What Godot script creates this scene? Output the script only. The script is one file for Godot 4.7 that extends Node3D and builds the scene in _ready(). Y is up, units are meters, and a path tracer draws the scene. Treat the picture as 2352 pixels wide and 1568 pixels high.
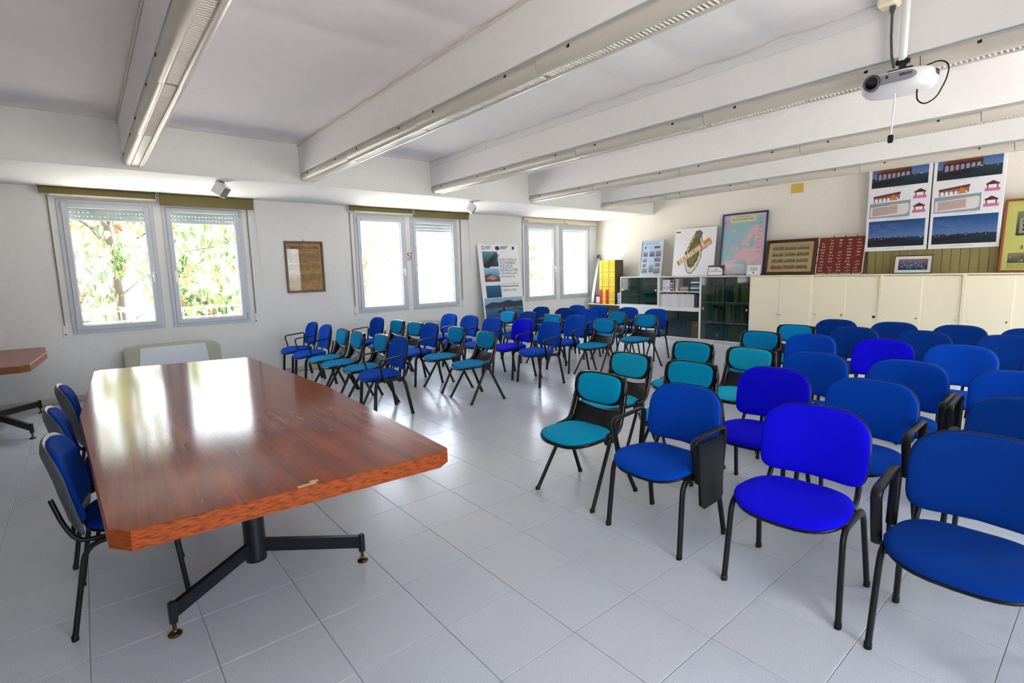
extends Node3D
# Meeting room with two blocks of chairs. Metres, y up. Window wall at z = -6.5, cabinet wall at x = 8.9; floor tiles are 0.4 m.

const ZA := -6.5      # inner face of the window wall
const XB := 8.9       # inner face of the cabinet wall
const XL := -5.6      # inner face of the wall on the table side
const ZB := 3.7       # inner face of the wall behind the camera
const CEIL := 3.21
const SOFFIT := 2.715
const ZF := -4.8      # front of the boxed-in soffit over the windows
const BEAM_Y := 2.855
const BEAMS := [-4.33, -2.47, -0.608, 1.233, 3.176, 5.17, 7.098]
const CAB_X := 8.42   # fronts of the cabinets
const CAB_TOP := 1.36

var M := {}
var taken := {}
var rng := RandomNumberGenerator.new()

# ---------------------------------------------------------------- naming
func numbered(called: String) -> String:
	var n: int = taken.get(called, -1) + 1
	taken[called] = n
	return called if n == 0 else "%s_%03d" % [called, n]

func tag(o: Node, label: String, category: String, group := "", kind := "") -> Node:
	if label != "": o.set_meta("label", label)
	if category != "": o.set_meta("category", category)
	if group != "": o.set_meta("group", group)
	if kind != "": o.set_meta("kind", kind)
	return o

func thing(called: String, label: String, category: String, at := Vector3.ZERO, turn := 0.0, group := "") -> Node3D:
	var o := Node3D.new()
	o.name = numbered(called)
	add_child(o)
	o.position = at
	o.rotation.y = turn
	tag(o, label, category, group)
	return o

func struct_node(called: String, label: String) -> Node3D:
	var o := Node3D.new()
	o.name = numbered(called)
	add_child(o)
	tag(o, label, "", "", "structure")
	return o

func put(called: String, mesh: Mesh, m: Material, parent: Node = null, at := Vector3.ZERO, basis := Basis()) -> MeshInstance3D:
	var o := MeshInstance3D.new()
	o.mesh = mesh
	o.material_override = m
	if parent == null:
		o.name = numbered(called)
		add_child(o)
	else:
		o.name = called
		parent.add_child(o, true)
	o.transform = Transform3D(basis, at)
	return o

func copy_of(o: Node3D, label: String, at: Vector3, turn := 0.0) -> Node3D:
	var c: Node3D = o.duplicate()
	var stem: String = o.get_meta("stem", o.name)
	c.name = numbered(stem)
	add_child(c)
	c.position = at
	c.rotation.y = turn
	c.set_meta("label", label)
	return c

# ---------------------------------------------------------------- mesh helpers
func st_new() -> SurfaceTool:
	var st := SurfaceTool.new()
	st.begin(Mesh.PRIMITIVE_TRIANGLES)
	return st

func done(st: SurfaceTool) -> ArrayMesh:
	st.generate_normals()
	return st.commit()

func vtx(st: SurfaceTool, p: Vector3, uv := Vector2.ZERO, group := -1) -> void:
	st.set_smooth_group(group)
	st.set_uv(uv)
	st.add_vertex(p)

# a, b, c anticlockwise as seen from outside
func tri(st: SurfaceTool, a: Vector3, b: Vector3, c: Vector3, g := -1) -> void:
	vtx(st, a, Vector2.ZERO, g); vtx(st, c, Vector2.ZERO, g); vtx(st, b, Vector2.ZERO, g)

func quad(st: SurfaceTool, a: Vector3, b: Vector3, c: Vector3, d: Vector3, g := -1) -> void:
	tri(st, a, b, c, g); tri(st, a, c, d, g)

func quad_uv(st: SurfaceTool, p: Array, t: Array) -> void:
	for k in [0, 2, 1, 0, 3, 2]: vtx(st, p[k], t[k], -1)

func tri_from(st: SurfaceTool, a: Vector3, b: Vector3, c: Vector3, mid: Vector3) -> void:
	if (b - a).cross(c - a).dot((a + b + c) / 3.0 - mid) < 0.0: tri(st, a, c, b)
	else: tri(st, a, b, c)

func bx(st: SurfaceTool, c: Vector3, s: Vector3, b := 0.0, bas := Basis()) -> void:
	var h := s * 0.5
	var e: float = min(b, min(h.x, min(h.y, h.z)) * 0.98)
	var P := {}
	for sx in [-1, 1]:
		for sy in [-1, 1]:
			for sz in [-1, 1]:
				P[Vector4i(sx, sy, sz, 0)] = c + bas * Vector3(sx * h.x, sy * (h.y - e), sz * (h.z - e))
				P[Vector4i(sx, sy, sz, 1)] = c + bas * Vector3(sx * (h.x - e), sy * h.y, sz * (h.z - e))
				P[Vector4i(sx, sy, sz, 2)] = c + bas * Vector3(sx * (h.x - e), sy * (h.y - e), sz * h.z)
	for ax in 3:
		var i := (ax + 1) % 3
		var j := (ax + 2) % 3
		for s0 in [-1, 1]:
			var f := []
			for q in [[-1, -1], [1, -1], [1, 1], [-1, 1]]:
				var k := [0, 0, 0]
				k[ax] = s0; k[i] = q[0]; k[j] = q[1]
				f.append(P[Vector4i(k[0], k[1], k[2], ax)])
			if s0 > 0: quad(st, f[0], f[1], f[2], f[3])
			else: quad(st, f[3], f[2], f[1], f[0])
		if e > 0.0:
			for si in [-1, 1]:
				for sj in [-1, 1]:
					var k0 := [0, 0, 0]
					var k1 := [0, 0, 0]
					k0[ax] = -1; k1[ax] = 1
					k0[i] = si; k1[i] = si; k0[j] = sj; k1[j] = sj
					var a0: Vector3 = P[Vector4i(k0[0], k0[1], k0[2], i)]
					var a1: Vector3 = P[Vector4i(k1[0], k1[1], k1[2], i)]
					var b0: Vector3 = P[Vector4i(k0[0], k0[1], k0[2], j)]
					var b1: Vector3 = P[Vector4i(k1[0], k1[1], k1[2], j)]
					if si * sj > 0: quad(st, a0, b0, b1, a1) if ax == 7 else _q_out(st, a0, a1, b1, b0, c)
					else: _q_out(st, a0, a1, b1, b0, c)
	if e > 0.0:
		for sx in [-1, 1]:
			for sy in [-1, 1]:
				for sz in [-1, 1]:
					tri_from(st, P[Vector4i(sx, sy, sz, 0)], P[Vector4i(sx, sy, sz, 1)], P[Vector4i(sx, sy, sz, 2)], c)

func _q_out(st: SurfaceTool, a: Vector3, b: Vector3, c: Vector3, d: Vector3, mid: Vector3) -> void:
	tri_from(st, a, b, c, mid)
	tri_from(st, a, c, d, mid)

func box(s: Vector3, b := 0.0, c := Vector3.ZERO) -> ArrayMesh:
	var st := st_new()
	bx(st, c, s, b)
	return done(st)

# box from two corners
func bc(st: SurfaceTool, a: Vector3, b: Vector3, bev := 0.0) -> void:
	bx(st, (a + b) * 0.5, (b - a).abs(), bev)

func boxc(a: Vector3, b: Vector3, bev := 0.0) -> ArrayMesh:
	var st := st_new()
	bc(st, a, b, bev)
	return done(st)

# tube along pts; cross-section half axes rx (along the side vector) and ry
func tube(st: SurfaceTool, pts: Array, rx: float, ry := -1.0, sides := 8, side := Vector3.ZERO, caps := true, loop := false) -> void:
	if ry < 0.0: ry = rx
	var n := pts.size()
	var rings := []
	var N := side
	for i in n:
		var t: Vector3
		if loop: t = (pts[(i + 1) % n] - pts[(i + n - 1) % n]).normalized()
		elif i == 0: t = (pts[1] - pts[0]).normalized()
		elif i == n - 1: t = (pts[i] - pts[i - 1]).normalized()
		else: t = ((pts[i] - pts[i - 1]).normalized() + (pts[i + 1] - pts[i]).normalized()).normalized()
		if N.length() < 0.01:
			N = t.cross(Vector3.UP)
			if N.length() < 0.1: N = t.cross(Vector3.RIGHT)
		N = (N - t * N.dot(t)).normalized()
		var B := t.cross(N)
		var ring := []
		for k in sides:
			var a := TAU * k / sides
			ring.append(pts[i] + N * cos(a) * rx + B * sin(a) * ry)
		rings.append(ring)
	var last := n if loop else n - 1
	for i in last:
		var r0: Array = rings[i]
		var r1: Array = rings[(i + 1) % n]
		for k in sides:
			var k2 := (k + 1) % sides
			quad(st, r0[k], r0[k2], r1[k2], r1[k], 1)
	if caps and not loop:
		for k in range(1, sides - 1):
			tri(st, rings[0][0], rings[0][k + 1], rings[0][k])
			tri(st, rings[n - 1][0], rings[n - 1][k], rings[n - 1][k + 1])

func tube_mesh(pts: Array, rx: float, ry := -1.0, sides := 8, side := Vector3.ZERO, caps := true, loop := false) -> ArrayMesh:
	var st := st_new()
	tube(st, pts, rx, ry, sides, side, caps, loop)
	return done(st)

# polyline with its inner corners rounded
func rounded(pts: Array, r: float, n := 4) -> Array:
	var o := [pts[0]]
	for i in range(1, pts.size() - 1):
		var p: Vector3 = pts[i]
		var a: Vector3 = pts[i - 1] - p
		var b: Vector3 = pts[i + 1] - p
		var d: float = min(r, min(a.length(), b.length()) * 0.48)
		var p0 := p + a.normalized() * d
		var p1 := p + b.normalized() * d
		for k in n + 1:
			var t := float(k) / n
			o.append(p0.lerp(p, t).lerp(p.lerp(p1, t), t))
	o.append(pts[-1])
	return o

# profile of (radius, height) turned about y
func lathe(st: SurfaceTool, prof: Array, segs := 16, at := Vector3.ZERO, bas := Basis()) -> void:
	for i in prof.size() - 1:
		var p: Vector2 = prof[i]
		var q: Vector2 = prof[i + 1]
		for k in segs:
			var a := TAU * k / segs
			var b := TAU * (k + 1) / segs
			var A := at + bas * Vector3(cos(a) * p.x, p.y, sin(a) * p.x)
			var B := at + bas * Vector3(cos(b) * p.x, p.y, sin(b) * p.x)
			var C := at + bas * Vector3(cos(b) * q.x, q.y, sin(b) * q.x)
			var D := at + bas * Vector3(cos(a) * q.x, q.y, sin(a) * q.x)
			var g := 10 + i
			if p.x > 1e-6: tri(st, A, C, B, g)
			if q.x > 1e-6: tri(st, A, D, C, g)

func lathe_mesh(prof: Array, segs := 16, at := Vector3.ZERO, bas := Basis()) -> ArrayMesh:
	var st := st_new()
	lathe(st, prof, segs, at, bas)
	return done(st)

# polygon (x, y) extruded from z0 to z1 through a frame; the caps get uv from the polygon's own box when asked
func prism(st: SurfaceTool, poly: PackedVector2Array, z0: float, z1: float, fr := Transform3D(), smooth := -1) -> void:
	var pl := poly
	if Geometry2D.is_polygon_clockwise(pl):
		pl = poly.duplicate()
		pl.reverse()
	var idx := Geometry2D.triangulate_polygon(pl)
	for i in range(0, idx.size(), 3):
		var a := pl[idx[i]]
		var b := pl[idx[i + 1]]
		var c := pl[idx[i + 2]]
		if (b - a).cross(c - a) < 0.0:
			var t := b
			b = c
			c = t
		tri(st, fr * Vector3(a.x, a.y, z1), fr * Vector3(b.x, b.y, z1), fr * Vector3(c.x, c.y, z1))
		tri(st, fr * Vector3(a.x, a.y, z0), fr * Vector3(c.x, c.y, z0), fr * Vector3(b.x, b.y, z0))
	var n := pl.size()
	for i in n:
		var a := pl[i]
		var b := pl[(i + 1) % n]
		quad(st, fr * Vector3(a.x, a.y, z0), fr * Vector3(b.x, b.y, z0), fr * Vector3(b.x, b.y, z1), fr * Vector3(a.x, a.y, z1), smooth)

func prism_mesh(poly: PackedVector2Array, z0: float, z1: float, fr := Transform3D(), smooth := -1) -> ArrayMesh:
	var st := st_new()
	prism(st, poly, z0, z1, fr, smooth)
	return done(st)

# cushion: an outline (u, v) shrunk ring by ring; rings are [scale, height], from the middle below to the middle above
func pad_mesh(outline: PackedVector2Array, rings: Array, place: Callable) -> ArrayMesh:
	var st := st_new()
	var n := outline.size()
	var R := []
	for r in rings:
		var ring := []
		for k in n:
			ring.append(place.call(outline[k] * r[0], r[1]))
		R.append(ring)
	for i in R.size() - 1:
		for k in n:
			var k2 := (k + 1) % n
			if rings[i][0] < 0.001: tri(st, R[i][0], R[i + 1][k2], R[i + 1][k], 1)
			elif rings[i + 1][0] < 0.001: tri(st, R[i][k], R[i][k2], R[i + 1][0], 1)
			else: quad(st, R[i][k], R[i][k2], R[i + 1][k2], R[i + 1][k], 1)
	return done(st)

func super_outline(a: float, b: float, ex: float, n := 32) -> PackedVector2Array:
	var o := PackedVector2Array()
	for k in n:
		var t := TAU * k / n
		var c := cos(t)
		var s := sin(t)
		o.append(Vector2(a * signf(c) * pow(absf(c), 2.0 / ex), b * signf(s) * pow(absf(s), 2.0 / ex)))
	return o

func nth(n: int) -> String:
	var a := ["first", "second", "third", "fourth", "fifth", "sixth", "seventh", "eighth", "ninth", "tenth", "eleventh", "twelfth", "thirteenth", "fourteenth", "fifteenth", "sixteenth", "seventeenth", "eighteenth", "nineteenth", "twentieth"]
	if n < 20: return a[n]
	return ["twenty-", "thirty-", "forty-"][n / 10 - 2] + a[n % 10 - 1 + 1] if n % 10 != 9 else ["thirtieth", "fortieth", "fiftieth"][n / 10 - 2]

func txt(s: String, size: float, m: Material, parent: Node, at: Vector3, bas := Basis(), bold := false, font := "Droid Sans", centre := true) -> MeshInstance3D:
	var t := TextMesh.new()
	var f := SystemFont.new()
	f.font_names = PackedStringArray([font])
	if bold: f.font_weight = 700
	t.font = f
	t.text = s
	t.font_size = 32
	t.pixel_size = size / 32.0
	t.depth = 0.001
	t.curve_step = 4.0
	t.horizontal_alignment = HORIZONTAL_ALIGNMENT_CENTER if centre else HORIZONTAL_ALIGNMENT_LEFT
	return put("lettering", t, m, parent, at, bas)

# ---------------------------------------------------------------- materials
func mat(c: Color, rough := 0.6, metal := 0.0, spec := 0.5) -> StandardMaterial3D:
	var m := StandardMaterial3D.new()
	m.albedo_color = c
	m.roughness = rough
	m.metallic = metal
	m.metallic_specular = spec
	return m

func noise_tex(freq: float, size: int, type := FastNoiseLite.TYPE_SIMPLEX, oct := 3, ramp: Gradient = null, sd := 1) -> NoiseTexture2D:
	var n := FastNoiseLite.new()
	n.noise_type = type
	n.frequency = freq
	n.fractal_octaves = oct
	n.seed = sd
	var t := NoiseTexture2D.new()
	t.width = size
	t.height = size
	t.seamless = true
	t.noise = n
	if ramp: t.color_ramp = ramp
	return t

func ramp(stops: Array) -> Gradient:
	var g := Gradient.new()
	var o := PackedFloat32Array()
	var c := PackedColorArray()
	for s in stops:
		o.append(s[0])
		c.append(s[1])
	g.offsets = o
	g.colors = c
	return g

func tri_tex(m: StandardMaterial3D, albedo: Texture2D, sc: float, world := true) -> StandardMaterial3D:
	m.albedo_texture = albedo
	m.uv1_triplanar = true
	m.uv1_world_triplanar = world
	m.uv1_scale = Vector3.ONE * sc
	return m

func bump(m: StandardMaterial3D, t: Texture2D, cm: float) -> StandardMaterial3D:
	m.heightmap_enabled = true
	m.heightmap_texture = t
	m.heightmap_scale = cm
	return m

func glass(c: Color, alpha: float, rough := 0.02) -> StandardMaterial3D:
	var m := mat(Color(c.r, c.g, c.b, alpha), rough)
	m.transparency = BaseMaterial3D.TRANSPARENCY_ALPHA
	return m

func make_materials() -> void:
	var grey_soft := ramp([[0.0, Color(0.985, 0.985, 0.985)], [0.5, Color(0.993, 0.993, 0.993)], [1.0, Color(1, 1, 1)]])
	var plaster := noise_tex(0.02, 512, FastNoiseLite.TYPE_SIMPLEX, 4, grey_soft, 3)
	var plaster_h := noise_tex(0.06, 512, FastNoiseLite.TYPE_SIMPLEX, 4, null, 5)
	var speck := ramp([[0.0, Color(0.80, 0.80, 0.80)], [0.3, Color(0.95, 0.95, 0.95)], [0.55, Color(0.99, 0.99, 0.99)], [1.0, Color(1, 1, 1)]])
	var terr := noise_tex(0.09, 1024, FastNoiseLite.TYPE_SIMPLEX, 4, speck, 8)
	var weave := noise_tex(0.22, 256, FastNoiseLite.TYPE_CELLULAR, 2, null, 11)
	var weave_c := noise_tex(0.18, 256, FastNoiseLite.TYPE_CELLULAR, 2, ramp([[0.0, Color(0.86, 0.86, 0.86)], [1.0, Color(1, 1, 1)]]), 12)
	M.wall = bump(tri_tex(mat(Color(0.90, 0.90, 0.89), 0.75), plaster, 0.9), plaster_h, 0.06)
	M.wall_warm = bump(tri_tex(mat(Color(0.92, 0.90, 0.855), 0.75), plaster, 0.9), plaster_h, 0.06)
	M.ceiling = tri_tex(mat(Color(0.955, 0.935, 0.93), 0.85), plaster, 0.7)
	M.beam = tri_tex(mat(Color(0.95, 0.94, 0.935), 0.7), plaster, 0.8)
	M.tile = []
	for c in [Color(0.815, 0.83, 0.855), Color(0.805, 0.825, 0.85), Color(0.82, 0.83, 0.85)]:
		M.tile.append(tri_tex(mat(c, 0.22, 0.0, 0.5), terr, 1.6))
	M.grout = mat(Color(0.60, 0.60, 0.60), 0.9)
	M.base = mat(Color(0.80, 0.785, 0.72), 0.35)
	M.black_metal = mat(Color(0.06, 0.06, 0.07), 0.4, 0.0, 0.4)
	M.navy_metal = mat(Color(0.055, 0.065, 0.095), 0.35)
	M.black_plastic = mat(Color(0.055, 0.06, 0.065), 0.36, 0.0, 0.4)
	M.black_gloss = mat(Color(0.06, 0.055, 0.05), 0.13, 0.0, 0.42)
	M.grey_plastic = mat(Color(0.30, 0.31, 0.33), 0.42)
	M.fabric = {}
	for e in [["b", Color(0.0, 0.29, 0.76)], ["d", Color(0.0, 0.215, 0.56)], ["v", Color(0.06, 0.04, 0.93)], ["t", Color(0.0, 0.66, 0.83)], ["s", Color(0.0, 0.56, 0.80)], ["l", Color(0.10, 0.72, 0.86)]]:
		var f := tri_tex(mat(e[1], 0.9, 0.0, 0.25), weave_c, 9.0, false)
		f.rim_enabled = true
		f.rim = 0.25
		f.rim_tint = 0.8
		M.fabric[e[0]] = bump(f, weave, 0.05)
	M.white_paint = mat(Color(0.90, 0.90, 0.90), 0.35)
	M.alu_white = mat(Color(0.75, 0.77, 0.80), 0.35)
	M.gasket = mat(Color(0.04, 0.04, 0.05), 0.6)
	M.pane = glass(Color(0.93, 0.95, 0.95), 0.025)
	M.shutter = mat(Color(0.60, 0.66, 0.65), 0.5)
	M.strap = mat(Color(0.52, 0.49, 0.47), 0.9)
	M.olive = bump(mat(Color(0.475, 0.435, 0.28), 0.85, 0.0, 0.3), weave, 0.03)
	M.cream_bar = mat(Color(0.86, 0.83, 0.76), 0.5)
	M.cream = mat(Color(0.965, 0.925, 0.81), 0.42)
	M.cream_dark = mat(Color(0.80, 0.77, 0.66), 0.5)
	M.cab_white = mat(Color(0.90, 0.90, 0.87), 0.4)
	M.tint = glass(Color(0.02, 0.17, 0.13), 0.40, 0.03)
	M.chrome = mat(Color(0.75, 0.75, 0.76), 0.2, 1.0)
	M.brass = mat(Color(0.42, 0.33, 0.20), 0.35, 1.0)
	M.fixture = mat(Color(0.80, 0.775, 0.72), 0.28, 0.0, 0.6)
	M.fixture_rail = mat(Color(0.72, 0.74, 0.75), 0.35, 0.5)
	M.louver = mat(Color(0.84, 0.82, 0.78), 0.3, 0.0, 0.6)
	M.dark = mat(Color(0.05, 0.05, 0.05), 0.7)
	M.ink = mat(Color(0.10, 0.09, 0.08), 0.85)
	M.white_print = mat(Color(0.93, 0.93, 0.94), 0.4)
	M.pane_pic = glass(Color(0.95, 0.97, 0.97), 0.02, 0.01)
	M.speaker_grille = mat(Color(0.42, 0.43, 0.45), 0.6)
	M.coil_cream = mat(Color(0.70, 0.71, 0.62), 0.45)
	M.coil_white = mat(Color(0.86, 0.88, 0.90), 0.4)
	M.tint_shelf = glass(Color(0.30, 0.42, 0.38), 0.35, 0.05)
	M.file_label = mat(Color(0.88, 0.74, 0.05), 0.6)
	M.file_red_label = mat(Color(0.72, 0.10, 0.07), 0.6)
	M.ink_brown = mat(Color(0.55, 0.42, 0.05), 0.7)
	M.ink_blue = mat(Color(0.12, 0.15, 0.35), 0.8)

# ---------------------------------------------------------------- scene
func _ready() -> void:
	rng.seed = 20240611
	# camera
	var cam := Camera3D.new()
	cam.name = "camera"
	cam.position = Vector3(-1.0644, 1.5324, 2.2032)
	cam.rotation = Vector3(deg_to_rad(-7.693), deg_to_rad(-39.511), deg_to_rad(-1.40))
	cam.fov = rad_to_deg(2.0 * atan(784.0 / 1181.8))
	cam.near = 0.05
	cam.far = 400.0
	add_child(cam)
	cam.current = true
	# overcast sky, entering through the windows of both long walls
	var sm := ProceduralSkyMaterial.new()
	sm.sky_top_color = Color(0.86, 0.92, 1.0)
	sm.sky_horizon_color = Color(0.97, 0.985, 1.0)
	sm.ground_bottom_color = Color(0.62, 0.61, 0.58)
	sm.ground_horizon_color = Color(0.80, 0.80, 0.78)
	sm.sky_energy_multiplier = 1.0
	sm.ground_energy_multiplier = 1.0
	sm.sun_angle_max = 0.0
	var sky := Sky.new()
	sky.sky_material = sm
	var env := Environment.new()
	env.background_mode = Environment.BG_SKY
	env.sky = sky
	env.background_energy_multiplier = 1.0
	env.tonemap_mode = Environment.TONE_MAPPER_LINEAR
	env.tonemap_exposure = 11.5
	env.sdfgi_enabled = true
	env.ssao_enabled = true
	env.ssil_enabled = true
	var we := WorldEnvironment.new()
	we.name = "world_environment"
	we.environment = env
	add_child(we)

	# sun on the paving and trees outside; it runs along both long walls and enters no window
	var sun := DirectionalLight3D.new()
	sun.name = "sun"
	sun.rotation = Vector3(deg_to_rad(-52), deg_to_rad(-90), 0)
	sun.light_energy = 2.6
	sun.light_color = Color(1.0, 0.96, 0.90)
	sun.light_angular_distance = 0.6
	sun.shadow_enabled = true
	sun.sky_mode = DirectionalLight3D.SKY_MODE_LIGHT_ONLY
	add_child(sun)

	make_materials()
	build_shell()
	build_windows()
	build_tables()
	build_chairs()
	build_light_channels()
	build_projector()
	build_window_fittings()
	build_cabinets()
	build_pictures()
	build_outdoors()

# ---------------------------------------------------------------- room shell
const PANES_X := [[-1.220, -0.218], [-0.122, 0.884], [2.640, 3.622], [3.725, 4.757], [6.540, 7.505], [7.620, 8.660]]
const WIN_Y0 := 0.868
const WIN_Y1 := 2.580
const BACK_X := [[-1.30, -0.25], [-0.15, 0.90], [2.80, 3.85], [3.95, 5.00], [6.30, 7.35], [7.45, 8.50]]
const BACK_Y0 := 0.35
const BACK_Y1 := 2.62

# a wall along x with rectangular holes, as one mesh of boxes
func holed_wall(x0: float, x1: float, y1: float, z0: float, z1: float, holes: Array, hy0: float, hy1: float) -> ArrayMesh:
	var st := st_new()
	var x := x0
	for h in holes:
		bc(st, Vector3(x, 0, z0), Vector3(h[0], y1, z1))
		bc(st, Vector3(h[0], 0, z0), Vector3(h[1], hy0, z1))
		bc(st, Vector3(h[0], hy1, z0), Vector3(h[1], y1, z1))
		x = h[1]
	bc(st, Vector3(x, 0, z0), Vector3(x1, y1, z1))
	return done(st)

func build_shell() -> void:
	# floor: bed of grout with tiles laid on it; the tiles that show largest are single pieces
	var fl := struct_node("floor", "pale speckled square floor tiles with thin dark joints")
	put("bed", boxc(Vector3(XL - 0.3, -0.12, ZA - 0.3), Vector3(XB + 0.3, -0.004, ZB + 0.3)), M.grout, fl)
	var tile := box(Vector3(0.3978, 0.02, 0.3978), 0.0016, Vector3(0, -0.01, 0))
	var field := st_new()
	var spots := []
	for i in range(-14, 23):
		for j in range(-17, 10):
			var c := Vector3(i * 0.4 + 0.2, 0, j * 0.4 + 0.2)
			if c.x < XL or c.x > XB or c.z < ZA or c.z > ZB: continue
			# how large it shows: in front of the camera and near
			var d := c - Vector3(-1.06, 1.53, 2.2)
			var fwd := Vector3(0.6305, -0.1339, -0.7646)
			var dep := d.dot(fwd)
			var lat := absf(d.dot(Vector3(0.7713, 0.0, 0.6363)))
			var vis := dep > 0.35 and lat < dep * 1.06
			spots.append([1.0 / (dep * dep * dep) if vis else -d.length(), c])
	spots.sort_custom(func(a, b): return a[0] > b[0])
	for k in spots.size():
		var c: Vector3 = spots[k][1]
		if k < 298:
			put("tile", tile, M.tile[rng.randi() % 3], fl, c + Vector3(0, rng.randf_range(-0.0006, 0.0), 0))
		else:
			bx(field, c - Vector3(0, 0.01, 0), Vector3(0.3978, 0.02, 0.3978), 0.0016)
	tag(put("tile_field", done(field), M.tile[0], fl), "", "", "", "stuff")
	# walls
	var wf := put("wall_front", holed_wall(XL - 0.3, XB + 0.3, CEIL + 0.2, ZA - 0.3, ZA, PANES_X, WIN_Y0, WIN_Y1), M.wall)
	tag(wf, "white plaster wall with three pairs of windows", "", "", "structure")
	var wb := put("wall_back", holed_wall(XL - 0.3, XB + 0.3, CEIL + 0.2, ZB, ZB + 0.3, BACK_X, BACK_Y0, BACK_Y1), M.wall)
	tag(wb, "white plaster wall with tall windows behind the viewer", "", "", "structure")
	var wr := put("wall_right", boxc(Vector3(XB, 0, ZA - 0.3), Vector3(XB + 0.3, CEIL + 0.2, ZB + 0.3)), M.wall_warm)
	tag(wr, "cream white plaster wall behind the cabinets", "", "", "structure")
	var wl := put("wall_left", boxc(Vector3(XL - 0.3, 0, ZA - 0.3), Vector3(XL, CEIL + 0.2, ZB + 0.3)), M.wall)
	tag(wl, "white plaster wall at the table end of the room", "", "", "structure")
	# skirting along the window wall
	var sk := struct_node("baseboard_front", "cream stone skirting tiles along the window wall")
	var skm := box(Vector3(0.398, 0.075, 0.012), 0.002)
	var x := XL + 0.2
	while x < 8.3:
		put("skirting_tile", skm, M.base, sk, Vector3(x, 0.0375, ZA + 0.0062))
		x += 0.4
	# ceiling slab with shallow waves across the bays
	var st := st_new()
	var nz := 170
	for k in nz:
		var z0 := lerpf(ZF, ZB, float(k) / nz)
		var z1 := lerpf(ZF, ZB, float(k + 1) / nz)
		var y0 := CEIL + wave(z0)
		var y1 := CEIL + wave(z1)
		quad(st, Vector3(XL, y0, z0), Vector3(XB, y0, z0), Vector3(XB, y1, z1), Vector3(XL, y1, z1), 1)
	bc(st, Vector3(XL - 0.3, CEIL + 0.02, ZA - 0.3), Vector3(XB + 0.3, CEIL + 0.2, ZB + 0.3))
	tag(put("ceiling", done(st), M.ceiling), "white ceiling slab with faint shallow ribs between the beams", "", "", "structure")
	# soffit over the windows and beams
	tag(put("soffit", boxc(Vector3(XL, SOFFIT, ZA), Vector3(XB, CEIL + 0.03, ZF), 0.004), M.wall), "deep white boxed soffit above the windows", "", "", "structure")
	for bxx in BEAMS:
		tag(put("ceiling_beam", boxc(Vector3(bxx, BEAM_Y, ZF - 0.01), Vector3(bxx + 0.225, CEIL + 0.03, ZB), 0.006), M.beam), "white concrete ceiling beam carrying a light channel", "", "ceiling beams", "structure")

func wave(z: float) -> float:
	var t := fposmod(z, 0.62) / 0.62
	return 0.016 * exp(-pow((t - 0.5) / 0.16, 2.0)) + 0.004 * sin(z * 3.1)

# ---------------------------------------------------------------- windows
func ring_mesh(x0: float, x1: float, y0: float, y1: float, w: float, z0: float, z1: float, bev := 0.004) -> ArrayMesh:
	var st := st_new()
	bc(st, Vector3(x0, y0, z0), Vector3(x0 + w, y1, z1), bev)
	bc(st, Vector3(x1 - w, y0, z0), Vector3(x1, y1, z1), bev)
	bc(st, Vector3(x0 + w - bev, y0, z0), Vector3(x1 - w + bev, y0 + w, z1), bev)
	bc(st, Vector3(x0 + w - bev, y1 - w, z0), Vector3(x1 - w + bev, y1, z1), bev)
	return done(st)

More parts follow.
